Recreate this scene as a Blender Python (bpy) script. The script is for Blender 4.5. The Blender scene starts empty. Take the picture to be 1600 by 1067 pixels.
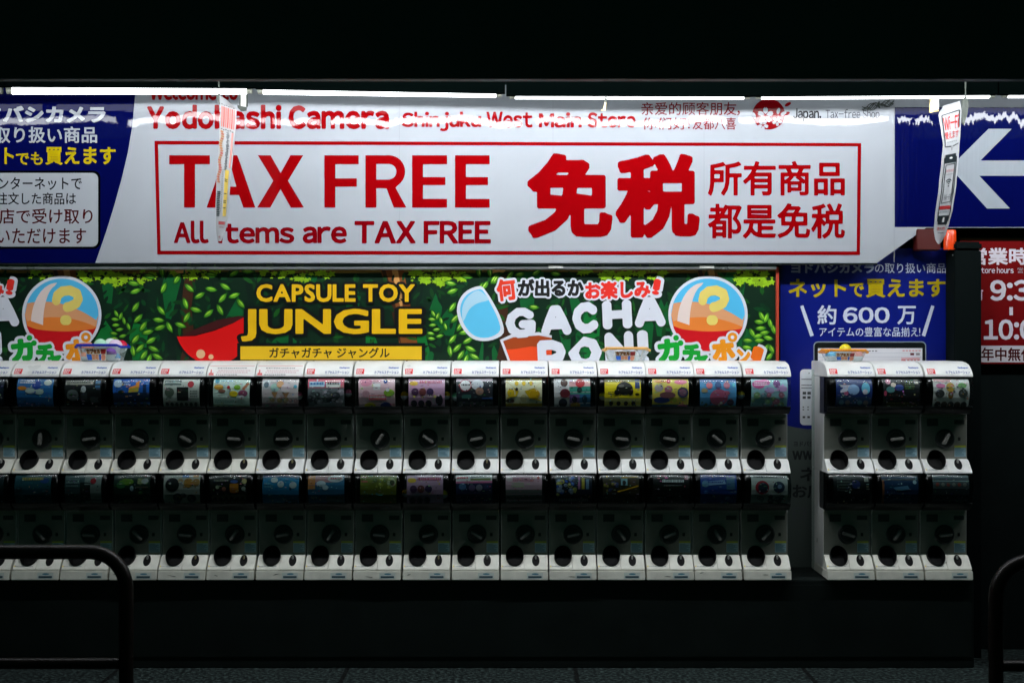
import bpy, bmesh, math, random
import numpy as np
from mathutils import Vector, Matrix
from mathutils.geometry import tessellate_polygon

# ------------------------------------------------------------------ camera, sky, exposure
SC = bpy.context.scene
COL = SC.collection
CAM = Vector((0.0, -7.9, 1.72))
FPX = 50.0 / 36.0 * 1600.0
cam = bpy.data.objects.new('camera', bpy.data.cameras.new('camera'))
COL.objects.link(cam)
cam.location = CAM
cam.rotation_euler = (math.radians(90), 0, 0)
cam.data.lens = 50
cam.data.sensor_width = 36
cam.data.clip_end = 300
cam.data.dof.use_dof = True
cam.data.dof.focus_distance = 7.6
cam.data.dof.aperture_fstop = 2.0
SC.camera = cam

SC.view_settings.view_transform = 'Standard'
SC.view_settings.look = 'None'
SC.view_settings.gamma = 1
SC.view_settings.exposure = 0
SC.cycles.use_denoising = True
SC.cycles.max_bounces = 8
SC.cycles.sample_clamp_indirect = 4.0

world = bpy.data.worlds.new('World')
SC.world = world
world.use_nodes = True
wn = world.node_tree.nodes
sky = wn.new('ShaderNodeTexSky')
sky.sky_type = 'NISHITA'
sky.sun_disc = False
sky.sun_elevation = math.radians(-4.0)      # night: the sun is well below the horizon
sky.sun_rotation = math.radians(180)
tint = wn.new('ShaderNodeMix')
tint.data_type = 'RGBA'
tint.blend_type = 'MULTIPLY'
tint.inputs[0].default_value = 1.0
tint.inputs[7].default_value = (0.25, 1.0, 0.75, 1)
world.node_tree.links.new(sky.outputs[0], tint.inputs[6])
world.node_tree.links.new(tint.outputs[2], wn['Background'].inputs[0])
wn['Background'].inputs[1].default_value = 0.4

LAMP_BACK = 7.0      # radiance of the tubes right over the sign
LAMP_FRONT = 122.0     # radiance of the second row of tubes, behind the canopy edge

# ------------------------------------------------------------------ helpers
def px_dir(px, py):
    return Vector(((px - 800) / FPX, 1.0, -(py - 533.5) / FPX))

def at(px, py, Y):
    return CAM + px_dir(px, py) * (Y - CAM.y)

def on_plane(px, py, p0, n):
    d = px_dir(px, py)
    return CAM + d * (n.dot(p0 - CAM) / n.dot(d))

def srgb(r, g, b, k=1.0):
    def f(v):
        v /= 255.0
        return v / 12.92 if v <= 0.04045 else ((v + 0.055) / 1.055) ** 2.4
    c = [f(v) / k for v in (r, g, b)]
    m = max(1.0, max(c) / 0.86)
    return tuple(v / m for v in c)

def material(name, col=(0.5, 0.5, 0.5), rough=0.5, metal=0.0, spec=0.5, coat=0.0, noise=0.0, nscale=8.0, bump=0.0, bscale=40.0):
    m = bpy.data.materials.new(name)
    m.use_nodes = True
    nt = m.node_tree
    p = nt.nodes['Principled BSDF']
    p.inputs['Base Color'].default_value = (*col, 1)
    p.inputs['Roughness'].default_value = rough
    p.inputs['Metallic'].default_value = metal
    p.inputs['Specular IOR Level'].default_value = spec
    p.inputs['Coat Weight'].default_value = coat
    g = nt.nodes.new('ShaderNodeNewGeometry')
    if noise > 0:
        n = nt.nodes.new('ShaderNodeTexNoise')
        n.inputs['Scale'].default_value = nscale
        n.inputs['Detail'].default_value = 6
        nt.links.new(g.outputs['Position'], n.inputs['Vector'])
        r = nt.nodes.new('ShaderNodeValToRGB')
        r.color_ramp.elements[0].position = 0.3
        r.color_ramp.elements[1].position = 0.7
        r.color_ramp.elements[0].color = (*[c * (1 - noise) for c in col], 1)
        r.color_ramp.elements[1].color = (*[min(0.9, c * (1 + noise * 0.5)) for c in col], 1)
        nt.links.new(n.outputs['Fac'], r.inputs[0])
        nt.links.new(r.outputs[0], p.inputs['Base Color'])
        q = nt.nodes.new('ShaderNodeMapRange')
        q.inputs['To Min'].default_value = max(0.03, rough - 0.12)
        q.inputs['To Max'].default_value = min(1, rough + 0.12)
        nt.links.new(n.outputs['Fac'], q.inputs['Value'])
        nt.links.new(q.outputs[0], p.inputs['Roughness'])
    if bump > 0:
        n2 = nt.nodes.new('ShaderNodeTexNoise')
        n2.inputs['Scale'].default_value = bscale
        n2.inputs['Detail'].default_value = 4
        nt.links.new(g.outputs['Position'], n2.inputs['Vector'])
        b = nt.nodes.new('ShaderNodeBump')
        b.inputs['Strength'].default_value = bump
        b.inputs['Distance'].default_value = 0.01
        nt.links.new(n2.outputs['Fac'], b.inputs['Height'])
        nt.links.new(b.outputs[0], p.inputs['Normal'])
    return m

def print_material(name, rough=0.4, spec=0.5, film=0.0, grime=0.05):
    """ink on a sheet: colour from the mesh's own print_colour, film = height of the wrinkles in its glossy film"""
    m = bpy.data.materials.new(name)
    m.use_nodes = True
    nt = m.node_tree
    N, L = nt.nodes, nt.links
    p = N['Principled BSDF']
    a = N.new('ShaderNodeAttribute')
    a.attribute_name = 'print_colour'
    g = N.new('ShaderNodeNewGeometry')
    n = N.new('ShaderNodeTexNoise')
    n.inputs['Scale'].default_value = 3.0
    n.inputs['Detail'].default_value = 5
    L.new(g.outputs['Position'], n.inputs['Vector'])
    mr = N.new('ShaderNodeMapRange')
    mr.inputs['From Min'].default_value = 0.3
    mr.inputs['From Max'].default_value = 0.7
    mr.inputs['To Min'].default_value = 1 - grime
    mr.inputs['To Max'].default_value = 1.0
    L.new(n.outputs['Fac'], mr.inputs['Value'])
    mx = N.new('ShaderNodeMix')
    mx.data_type = 'RGBA'
    mx.blend_type = 'MULTIPLY'
    mx.inputs[0].default_value = 1
    L.new(a.outputs['Color'], mx.inputs[6])
    L.new(mr.outputs[0], mx.inputs[7])
    L.new(mx.outputs[2], p.inputs['Base Color'])
    p.inputs['Roughness'].default_value = rough
    p.inputs['Specular IOR Level'].default_value = spec
    if film > 0:
        sep = N.new('ShaderNodeSeparateXYZ')
        L.new(g.outputs['Position'], sep.inputs[0])
        def math_node(op, a, b=None, c=None):
            q = N.new('ShaderNodeMath')
            q.operation = op
            for i, v in enumerate((a, b, c)):
                if v is None: continue
                if isinstance(v, (int, float)): q.inputs[i].default_value = v
                else: L.new(v, q.inputs[i])
            return q.outputs[0]
        def noise_x(scale, detail, rough, zs):
            cb = N.new('ShaderNodeCombineXYZ')
            L.new(sep.outputs['X'], cb.inputs[0])
            L.new(math_node('MULTIPLY', sep.outputs['Z'], zs), cb.inputs[2])
            q = N.new('ShaderNodeTexNoise')
            q.inputs['Scale'].default_value = scale
            q.inputs['Detail'].default_value = detail
            q.inputs['Roughness'].default_value = rough
            L.new(cb.outputs[0], q.inputs['Vector'])
            return math_node('SUBTRACT', q.outputs['Fac'], 0.5)
        slow = noise_x(3.2, 3, 0.5, 0.15)
        quick = noise_x(26.0, 2, 0.6, 0.02)
        right = N.new('ShaderNodeMapRange')          # the arrow sheet is creased in tight zigzags
        right.inputs['From Min'].default_value = 2.05
        right.inputs['From Max'].default_value = 2.15
        right.inputs['To Min'].default_value = 0.12
        L.new(sep.outputs['X'], right.inputs['Value'])
        slope = math_node('ADD', slow, math_node('MULTIPLY', quick, right.outputs[0]))
        zz = math_node('MAXIMUM', math_node('MINIMUM', math_node('SUBTRACT', sep.outputs['Z'], 2.93), 0.05), -0.05)
        fine = noise_x(14.0, 3, 0.6, 1.0)
        hgt = math_node('ADD', math_node('MULTIPLY', slope, zz), math_node('MULTIPLY', fine, 0.003))
        ad = N.new('ShaderNodeMath')
        ad.operation = 'MULTIPLY'
        ad.inputs[1].default_value = 1.0
        L.new(hgt, ad.inputs[0])
        b = N.new('ShaderNodeBump')
        b.inputs['Strength'].default_value = 1.0
        b.inputs['Distance'].default_value = film
        L.new(ad.outputs[0], b.inputs['Height'])
        L.new(b.outputs[0], p.inputs['Normal'])
    return m

def emissive(name, col, strength):
    m = bpy.data.materials.new(name)
    m.use_nodes = True
    p = m.node_tree.nodes['Principled BSDF']
    p.inputs['Base Color'].default_value = (0.8, 0.8, 0.8, 1)
    p.inputs['Emission Color'].default_value = (*col, 1)
    p.inputs['Emission Strength'].default_value = strength
    return m

def clear_plastic(name, tintc, gloss=0.09, rough=0.08, haze=0.0, fres=0.5):
    m = bpy.data.materials.new(name)
    m.use_nodes = True
    nt = m.node_tree
    N, L = nt.nodes, nt.links
    N.remove(N['Principled BSDF'])
    out = N['Material Output']
    t = N.new('ShaderNodeBsdfTransparent')
    t.inputs[0].default_value = (*tintc, 1)
    gl = N.new('ShaderNodeBsdfGlossy')
    gl.inputs['Roughness'].default_value = rough
    gl.inputs[0].default_value = (0.9, 0.95, 0.95, 1)
    lw = N.new('ShaderNodeLayerWeight')
    lw.inputs[0].default_value = 0.25
    ml = N.new('ShaderNodeMath')
    ml.operation = 'MULTIPLY_ADD'
    ml.inputs[1].default_value = fres
    ml.inputs[2].default_value = gloss
    L.new(lw.outputs['Fresnel'], ml.inputs[0])
    mix = N.new('ShaderNodeMixShader')
    L.new(ml.outputs[0], mix.inputs[0])
    L.new(t.outputs[0], mix.inputs[1])
    L.new(gl.outputs[0], mix.inputs[2])
    last = mix
    if haze > 0:
        d = N.new('ShaderNodeBsdfDiffuse')
        d.inputs[0].default_value = (0.75, 0.8, 0.8, 1)
        mix2 = N.new('ShaderNodeMixShader')
        mix2.inputs[0].default_value = haze
        L.new(mix.outputs[0], mix2.inputs[1])
        L.new(d.outputs[0], mix2.inputs[2])
        last = mix2
    L.new(last.outputs[0], out.inputs['Surface'])
    return m

def tag(o, label, cat, group=None, kind=None):
    if label: o['label'] = label
    if cat: o['category'] = cat
    if group: o['group'] = group
    if kind: o['kind'] = kind
    return o

def thing(name, label, cat, loc=(0, 0, 0), group=None):
    o = bpy.data.objects.new(name, None)
    o.empty_display_size = 0.1
    COL.objects.link(o)
    o.location = loc
    bpy.context.view_layer.update()
    return tag(o, label, cat, group)

def link_mesh(name, me, mat, parent=None, smooth=False):
    o = bpy.data.objects.new(name, me)
    COL.objects.link(o)
    if mat is not None:
        me.materials.append(mat)
    if smooth:
        for p in me.polygons:
            p.use_smooth = True
    if parent is not None:
        o.parent = parent
    return o

class Geo:
    """collects solids in the space of the thing they belong to"""
    def __init__(self):
        self.bm = bmesh.new()
    def face(self, pts):
        vs = [self.bm.verts.new(p) for p in pts]
        self.bm.faces.new(vs)
    def box(self, x0, x1, y0, y1, z0, z1, bevel=0.0):
        r = bmesh.ops.create_cube(self.bm, size=1)
        for v in r['verts']:
            v.co = Vector(((x0 + x1) / 2 + v.co.x * (x1 - x0), (y0 + y1) / 2 + v.co.y * (y1 - y0), (z0 + z1) / 2 + v.co.z * (z1 - z0)))
        if bevel > 0:
            es = list({e for v in r['verts'] for e in v.link_edges})
            bmesh.ops.bevel(self.bm, geom=es, offset=bevel, segments=2, affect='EDGES')
        return self
    def prism(self, pts, d, bevel=0.0):
        """pts: polygon in space, extruded by vector d"""
        a = [self.bm.verts.new(p) for p in pts]
        b = [self.bm.verts.new(Vector(p) + Vector(d)) for p in pts]
        n = len(a)
        self.bm.faces.new(a)
        self.bm.faces.new(b[::-1])
        for i in range(n):
            self.bm.faces.new([a[i], b[i], b[(i + 1) % n], a[(i + 1) % n]])
        if bevel > 0:
            es = list({e for v in a + b for e in v.link_edges})
            bmesh.ops.bevel(self.bm, geom=es, offset=bevel, segments=2, affect='EDGES', clamp_overlap=True)
        return self
    def tube(self, path, r, seg=12, caps=True):
        path = [Vector(p) for p in path]
        rings = []
        for i, p in enumerate(path):
            t = (path[min(i + 1, len(path) - 1)] - path[max(i - 1, 0)]).normalized()
            u = t.cross(Vector((0.13, 0.97, 0.2))).normalized() if abs(t.y) < 0.9 else t.cross(Vector((0, 0, 1))).normalized()
            v = t.cross(u)
            rr = r[i] if isinstance(r, (list, tuple)) else r
            rings.append([self.bm.verts.new(p + (u * math.cos(2 * math.pi * k / seg) + v * math.sin(2 * math.pi * k / seg)) * rr) for k in range(seg)])
        for a, b in zip(rings, rings[1:]):
            for k in range(seg):
                self.bm.faces.new([a[k], a[(k + 1) % seg], b[(k + 1) % seg], b[k]])
        if caps:
            self.bm.faces.new(rings[0][::-1])
            self.bm.faces.new(rings[-1])
        return self
    def lathe(self, prof, origin, axis='Y', sx=1.0, sz=1.0, seg=32):
        """prof: (radius, along) pairs; revolved about an axis through origin"""
        o = Vector(origin)
        rings = []
        for r, h in prof:
            ring = []
            for k in range(seg):
                c, s = math.cos(2 * math.pi * k / seg) * r * sx, math.sin(2 * math.pi * k / seg) * r * sz
                ring.append(self.bm.verts.new(o + (Vector((c, h, s)) if axis == 'Y' else Vector((c, s, h)))))
            rings.append(ring)
        for a, b in zip(rings, rings[1:]):
            for k in range(seg):
                self.bm.faces.new([a[k], a[(k + 1) % seg], b[(k + 1) % seg], b[k]])
        self.bm.faces.new(rings[0][::-1])
        self.bm.faces.new(rings[-1])
        return self
    def sphere(self, c, r, seg=16):
        res = bmesh.ops.create_uvsphere(self.bm, u_segments=seg, v_segments=seg // 2, radius=r)
        for v in res['verts']:
            v.co += Vector(c)
        return self
    def build(self, name, mat, parent=None, smooth=False, fix=True):
        if fix:
            bmesh.ops.recalc_face_normals(self.bm, faces=self.bm.faces)
        me = bpy.data.meshes.new(name)
        self.bm.to_mesh(me)
        self.bm.free()
        o = link_mesh(name, me, mat, parent)
        if smooth:
            for p in me.polygons:
                p.use_smooth = True
            me.set_sharp_from_angle(angle=math.radians(35))
        return o

# ------------------------------------------------------------------ lettering: glyph outlines thickened by a distance field
_edges, _tris = {}, {}

def load_glyphs(chars):
    objs = []
    for ch in sorted(set(chars)):
        if ch in _edges or ch == ' ':
            continue
        c = bpy.data.curves.new('glyph', 'FONT')
        c.body = ch
        c.size = 1.0
        c.fill_mode = 'NONE'
        c.resolution_u = 3
        o = bpy.data.objects.new('glyph', c)
        COL.objects.link(o)
        objs.append((ch, o))
    bpy.context.view_layer.update()
    dg = bpy.context.evaluated_depsgraph_get()
    for ch, o in objs:
        oe = o.evaluated_get(dg)
        me = oe.to_mesh()
        V = np.array([(v.co.x, v.co.y) for v in me.vertices], dtype=np.float64).reshape(-1, 2)
        E = np.array([tuple(e.vertices) for e in me.edges], dtype=int).reshape(-1, 2)
        _edges[ch] = (V, E)
        oe.to_mesh_clear()
    for ch, o in objs:
        c = o.data
        bpy.data.objects.remove(o)
        bpy.data.curves.remove(c)

def simplify(loop, tol):
    out = []
    n = len(loop)
    for i in range(n):
        a = out[-1] if out else loop[i - 1]
        b, c = loop[i], loop[(i + 1) % n]
        cr = abs((b[0] - a[0]) * (c[1] - a[1]) - (b[1] - a[1]) * (c[0] - a[0]))
        l = math.hypot(c[0] - a[0], c[1] - a[1])
        if l > 1e-9 and cr / l < tol:
            continue
        out.append(b)
    return out if len(out) >= 3 else loop

def contours(f, x0, y0, h):
    """marching squares: loops round the region f < 0"""
    ny, nx = f.shape
    ins = f < 0
    mixed = (ins[:-1, :-1].astype(int) + ins[1:, :-1] + ins[:-1, 1:] + ins[1:, 1:])
    pts, nxt = {}, {}
    def hp(i, j):
        k = (0, i, j)
        if k not in pts:
            a, b = f[i, j], f[i, j + 1]
            pts[k] = (x0 + (j + a / (a - b)) * h, y0 + i * h)
        return k
    def vp(i, j):
        k = (1, i, j)
        if k not in pts:
            a, b = f[i, j], f[i + 1, j]
            pts[k] = (x0 + j * h, y0 + (i + a / (a - b)) * h)
        return k
    def seg(a, b):
        nxt.setdefault(a, []).append(b)
        nxt.setdefault(b, []).append(a)
    for i, j in zip(*np.nonzero((mixed > 0) & (mixed < 4))):
        c = (1 if ins[i, j] else 0) | (2 if ins[i, j + 1] else 0) | (4 if ins[i + 1, j + 1] else 0) | (8 if ins[i + 1, j] else 0)
        B, R, T, Lf = (lambda: hp(i, j)), (lambda: vp(i, j + 1)), (lambda: hp(i + 1, j)), (lambda: vp(i, j))
        if c in (1, 14): seg(Lf(), B())
        elif c in (2, 13): seg(B(), R())
        elif c in (4, 11): seg(R(), T())
        elif c in (8, 7): seg(T(), Lf())
        elif c in (3, 12): seg(Lf(), R())
        elif c in (6, 9): seg(B(), T())
        elif c == 5: seg(Lf(), B()); seg(R(), T())
        elif c == 10: seg(B(), R()); seg(T(), Lf())
    loops, seen = [], set()
    for s in list(nxt):
        if s in seen:
            continue
        loop, cur, prev = [], s, None
        while cur is not None and cur not in seen:
            seen.add(cur)
            loop.append(pts[cur])
            n = [k for k in nxt[cur] if k != prev and k not in seen]
            prev, cur = cur, (n[0] if n else None)
        if len(loop) >= 4:
            loops.append(simplify(loop, h * 0.06))
    return loops

def field(P0, P1, r, metric, closed, step):
    lo = np.minimum(P0, P1).min(0) - r - 0.05
    hi = np.maximum(P0, P1).max(0) + r + 0.05
    xs = np.arange(lo[0], hi[0] + step, step)
    ys = np.arange(lo[1], hi[1] + step, step)
    G = np.stack(np.meshgrid(xs, ys), -1).reshape(-1, 2)
    D = np.full(len(G), 9.0)
    inside = np.zeros(len(G), bool)
    for a, b in zip(P0, P1):
        d = b - a
        L2 = max(1e-12, d @ d)
        if metric == 'round':
            t = np.clip(((G - a) @ d) / L2, 0, 1)
            q = G - a - t[:, None] * d
            D = np.minimum(D, np.hypot(q[:, 0], q[:, 1]))
        else:
            n = max(1, int(math.sqrt(L2) / 0.02))
            for t in np.linspace(0, 1, n + 1):
                q = np.abs(G - (a + d * t))
                D = np.minimum(D, np.maximum(np.maximum(q[:, 0], q[:, 1]), (q[:, 0] + q[:, 1]) / 1.6))
        if closed and a[1] != b[1]:
            m = ((a[1] > G[:, 1]) != (b[1] > G[:, 1])) & (G[:, 0] < d[0] * (G[:, 1] - a[1]) / d[1] + a[0])
            inside ^= m
    f = np.where(inside, -D, D) - r
    f[np.abs(f) < 1e-6] = 1e-6
    return f.reshape(len(ys), len(xs)), lo[0], lo[1]

def inside_loop(pt, loop):
    x, y = pt
    c = False
    for (x0, y0), (x1, y1) in zip(loop, loop[1:] + loop[:1]):
        if (y0 > y) != (y1 > y) and x < (x1 - x0) * (y - y0) / (y1 - y0) + x0:
            c = not c
    return c

def fill_loops(loops):
    """even-odd fill: each outer loop is tessellated together with the holes directly inside it"""
    loops = [[(float(x), float(y)) for x, y in l] for l in loops if len(l) >= 3]
    n = len(loops)
    if n == 1:
        par = {0: []}
    else:
        par = {i: [j for j in range(n) if j != i and inside_loop(loops[i][0], loops[j])] for i in range(n)}
    flat, tris = [], []
    for i in range(n):
        if len(par[i]) % 2:
            continue
        grp = [loops[i]] + [loops[j] for j in range(n) if len(par[j]) == len(par[i]) + 1 and i in par[j]]
        k = len(flat)
        for l in grp:
            flat += l
        tris += [tuple(k + q for q in t) for t in tessellate_polygon([[Vector((x, y, 0)) for x, y in l] for l in grp])]
    return flat, tris

def glyph(ch, r=0.0, metric='octagon', step=0.02):
    k = (ch, r, metric, step)
    if k not in _tris:
        V, E = _edges[ch]
        if r <= 0:
            nb = {}
            for a, b in E:
                nb.setdefault(a, []).append(b)
                nb.setdefault(b, []).append(a)
            loops, seen = [], set()
            for s in nb:
                if s in seen:
                    continue
                loop, cur = [], s
                while cur is not None and cur not in seen:
                    seen.add(cur)
                    loop.append(tuple(V[cur]))
                    n = [q for q in nb[cur] if q not in seen]
                    cur = n[0] if n else None
                loops.append(loop)
        else:
            f, x0, y0 = field(V[E[:, 0]], V[E[:, 1]], r, metric, True, step)
            loops = contours(f, x0, y0, step)
        _tris[k] = fill_loops(loops)
    return _tris[k]

def strokes_glyph(lines, r, step=0.02):
    P0, P1 = [], []
    for l in lines:
        for a, b in zip(l, l[1:]):
            P0.append(a)
            P1.append(b)
    f, x0, y0 = field(np.array(P0, float), np.array(P1, float), r, 'round', False, step)
    return fill_loops(contours(f, x0, y0, step))

def wide(s):
    return ''.join(chr(ord(c) + 0xFEE0) if '!' <= c <= '~' else c for c in s)

def layout(s, gap=0.09):
    """(char, x offset) list in ems"""
    out, x = [], 0.0
    for ch in s:
        if ch == ' ':
            x += 0.27
            continue
        V = _edges[ch][0]
        if ord(ch) < 0x2E80 or 0xFF01 <= ord(ch) <= 0xFF5E:
            out.append((ch, x - V[:, 0].min()))
            x += V[:, 0].max() - V[:, 0].min() + gap
        else:
            out.append((ch, x))
            x += 1.0
    return out

class Print:
    """flat printed shapes, coordinates (a right, b down) mapped by mp(a, b, height) onto a surface"""
    def __init__(self, mp, h0=0.0006):
        self.mp, self.h0 = mp, h0
        self.v, self.f, self.c = [], [], []
        self.n = 0
    def tris(self, flat, faces, col, h, fn):
        k = len(self.v)
        hh = h * self.h0 + (self.n % 7) * self.h0 * 0.05
        self.n += 1
        for x, y in flat:
            a, b = fn(x, y)
            self.v.append(self.mp(a, b, hh))
        for t in faces:
            self.f.append([k + i for i in t])
            self.c.append(col)
    def poly(self, pts, col, h=1):
        flat, fc = fill_loops([pts])
        self.tris(flat, fc, col, h, lambda x, y: (x, y))
    def ring(self, outer, inner, col, h=1):
        flat, fc = fill_loops([outer, inner])
        self.tris(flat, fc, col, h, lambda x, y: (x, y))
    def rect(self, x0, y0, x1, y1, col, h=1):
        self.poly([(x0, y0), (x1, y0), (x1, y1), (x0, y1)], col, h)
    def disc(self, x, y, rx, ry, col, h=1, seg=24, rot=0.0, a0=0.0, a1=360.0):
        pts = []
        full = abs(a1 - a0) >= 360
        for k in range(seg + (0 if full else 1)):
            t = math.radians(a0 + (a1 - a0) * k / seg)
            u, w = rx * math.cos(t), ry * math.sin(t)
            pts.append((x + u * math.cos(rot) - w * math.sin(rot), y + u * math.sin(rot) + w * math.cos(rot)))
        self.poly(pts, col, h)
    def round_rect(self, x0, y0, x1, y1, r, col, h=1):
        self.poly(rr_pts(x0, y0, x1, y1, r), col, h)
    def text(self, s, box, col, r=0.0, h=2, outline=(), metric='octagon', step=0.02, rot=0.0, gap=0.09, shear=0.0):
        lay = layout(s, gap)
        x0 = min(_edges[c][0][:, 0].min() + o for c, o in lay) - r
        x1 = max(_edges[c][0][:, 0].max() + o for c, o in lay) + r
        y0 = min(_edges[c][0][:, 1].min() for c, o in lay) - r
        y1 = max(_edges[c][0][:, 1].max() for c, o in lay) + r
        cx, cy = (box[0] + box[2]) / 2, (box[1] + box[3]) / 2
        ca, sa = math.cos(rot), math.sin(rot)
        def mk(off):
            def fn(x, y):
                a = box[0] + (x + off - x0) / (x1 - x0) * (box[2] - box[0])
                b = box[3] - (y - y0) / (y1 - y0) * (box[3] - box[1])
                a += shear * (box[3] - b)
                u, w = a - cx, b - cy
                return cx + u * ca - w * sa, cy + u * sa + w * ca
            return fn
        for ro, co, ho in outline:
            for ch, off in lay:
                self.tris(*glyph(ch, r + ro, 'round', step), co, ho, mk(off))
        for ch, off in lay:
            self.tris(*glyph(ch, r, metric, step), col, h, mk(off))
    def strokes(self, lines, box, r, col, h=2, outline=(), rot=0.0):
        """lines in a unit square (y down), box = where its ink (round pen included) goes"""
        P = [p for l in lines for p in l]
        x0, x1 = min(p[0] for p in P) - r, max(p[0] for p in P) + r
        y0, y1 = min(p[1] for p in P) - r, max(p[1] for p in P) + r
        cx, cy = (box[0] + box[2]) / 2, (box[1] + box[3]) / 2
        ca, sa = math.cos(rot), math.sin(rot)
        def fn(x, y):
            u = box[0] + (x - x0) / (x1 - x0) * (box[2] - box[0]) - cx
            w = box[1] + (y - y0) / (y1 - y0) * (box[3] - box[1]) - cy
            return cx + u * ca - w * sa, cy + u * sa + w * ca
        for ro, co, ho in outline:
            self.tris(*strokes_glyph(lines, r + ro, 0.025), co, ho, fn)
        self.tris(*strokes_glyph(lines, r, 0.025), col, h, fn)
    def build(self, name, mat, parent=None):
        me = bpy.data.meshes.new(name)
        off = parent.matrix_world.inverted() if parent is not None and getattr(self, 'world', True) else Matrix()
        me.from_pydata([off @ Vector(v) for v in self.v], [], self.f)
        ca = me.color_attributes.new('print_colour', 'FLOAT_COLOR', 'CORNER')
        buf = np.ones((len(me.loops), 4), np.float32)
        for p, c in zip(me.polygons, self.c):
            for li in p.loop_indices:
                buf[li, :3] = c
        ca.data.foreach_set('color', buf.ravel())
        return link_mesh(name, me, mat, parent)

def rr_pts(x0, y0, x1, y1, r, seg=5):
    pts = []
    for cx, cy, a in ((x1 - r, y0 + r, -90), (x1 - r, y1 - r, 0), (x0 + r, y1 - r, 90), (x0 + r, y0 + r, 180)):
        for k in range(seg + 1):
            t = math.radians(a + 90 * k / seg)
            pts.append((cx + r * math.cos(t), cy + r * math.sin(t)))
    return pts

def flat_map(p0, n):
    def mp(a, b, h):
        return on_plane(a, b, p0, n) + n * h
    return mp

def local_print(mp, h0=0.0005):
    p = Print(mp, h0)
    p.world = False
    return p

CHARS = (wide('All items are TAX FREE Yodobashi Camera Welcome to Shinjuku West Main Store Japan. Tax-free Shop 600 9:30 10:00 Wi-Fi Store hours www BANDAI')
         + '免税所有商品都是亲爱的顾客朋友，你们好！八喜ヨドバシカメラの取り扱い商品ネットでも買えますインターネットで注文した商品は当店で受け取りいただけます'
         + '約万アイテムの豊富な品揃え！ガチャポンッジグル何が出るかお楽しみ！営業時間午前年中無休営业使えますカプセル回収ステーションお近くの店日'
         + 'CAPSULETOYJNGashapon?ホ')
load_glyphs(CHARS)

# ------------------------------------------------------------------ materials
M = dict(
    wall=material('dark_render', (0.006, 0.010, 0.010), 0.8, spec=0.08, noise=0.3, nscale=5),
    black=material('black_paint', (0.005, 0.009, 0.0085), 0.5, spec=0.3, noise=0.2, nscale=6),
    fascia=material('dark_fascia', (0.03, 0.075, 0.068), 0.6, noise=0.3, nscale=3),
    batten=material('grey_batten', (0.0006, 0.0014, 0.0013), 0.6, spec=0.0),
    socket=material('lamp_socket', (0.20, 0.21, 0.17), 0.5),
    alu=material('aluminium_rail', (0.42, 0.43, 0.45), 0.3, metal=0.7, noise=0.25, nscale=5),
    white=material('white_plastic', (0.84, 0.84, 0.82), 0.32, noise=0.10, nscale=9),
    panel=material('grey_panel_plastic', (0.25, 0.25, 0.22), 0.4, noise=0.15, nscale=10),
    aged=material('aged_white_plastic', (0.78, 0.77, 0.69), 0.36, noise=0.16, nscale=12),
    dark=material('dark_plastic', (0.016, 0.018, 0.018), 0.35),
    hole=material('black_cup', (0.004, 0.004, 0.0045), 0.6, spec=0.12),
    dial=material('dial_grey', (0.035, 0.038, 0.04), 0.4),
    handle=material('handle_grey', (0.15, 0.15, 0.14), 0.35),
    sill=material('sill_grey', (0.30, 0.31, 0.30), 0.4),
    tongue=material('return_lever', (0.38, 0.38, 0.36), 0.35),
    amber=material('aged_lever', (0.30, 0.26, 0.14), 0.4),
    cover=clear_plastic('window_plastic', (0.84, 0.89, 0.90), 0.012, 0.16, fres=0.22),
    cover_shaded=clear_plastic('shade_tinted_window_plastic', (0.46, 0.54, 0.54), 0.012, 0.16, fres=0.22),  # same clear cover, darker: the lower row's shade put into its tint
    acrylic=clear_plastic('acrylic_sheet', (0.86, 0.92, 0.90), 0.06, 0.10, 0.07),
    tub=clear_plastic('tub_plastic', (0.90, 0.93, 0.95), 0.10, 0.15, 0.22),
    rail=material('guard_rail_paint', (0.006, 0.004, 0.003), 0.35, spec=0.22, noise=0.3, nscale=14),
    pillar=material('dark_pillar', (0.003, 0.0055, 0.0055), 0.7, spec=0.04),
    lampred=material('red_lamp_lens', (0.75, 0.055, 0.004), 0.25, coat=0.4),
    darkred=material('red_housing', (0.07, 0.004, 0.003), 0.45),
    wire=material('green_black_wire', (0.02, 0.03, 0.022), 0.5),
    bracket=material('bracket_white', (0.62, 0.62, 0.58), 0.35),
    bracket_dark=material('bracket_dark', (0.03, 0.04, 0.03), 0.5),
    gold=material('bracket_brass', (0.42, 0.32, 0.14), 0.35, metal=0.6),
    sign=print_material('glossy_sign_print', rough=0.030, spec=0.12, film=0.080, grime=0.04),
    banner=print_material('banner_print', rough=0.42, spec=0.35, grime=0.08),
    poster=print_material('poster_print', rough=0.3, spec=0.4, grime=0.08),
    hours=print_material('hours_print', rough=0.10, spec=0.45, film=0.03, grime=0.05),
    card=print_material('card_print', rough=0.4, grime=0.05),
    lidprint=print_material('lid_print', rough=0.35, grime=0.03),
    strip=print_material('strip_print', rough=0.3, grime=0.06),
)
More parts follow.
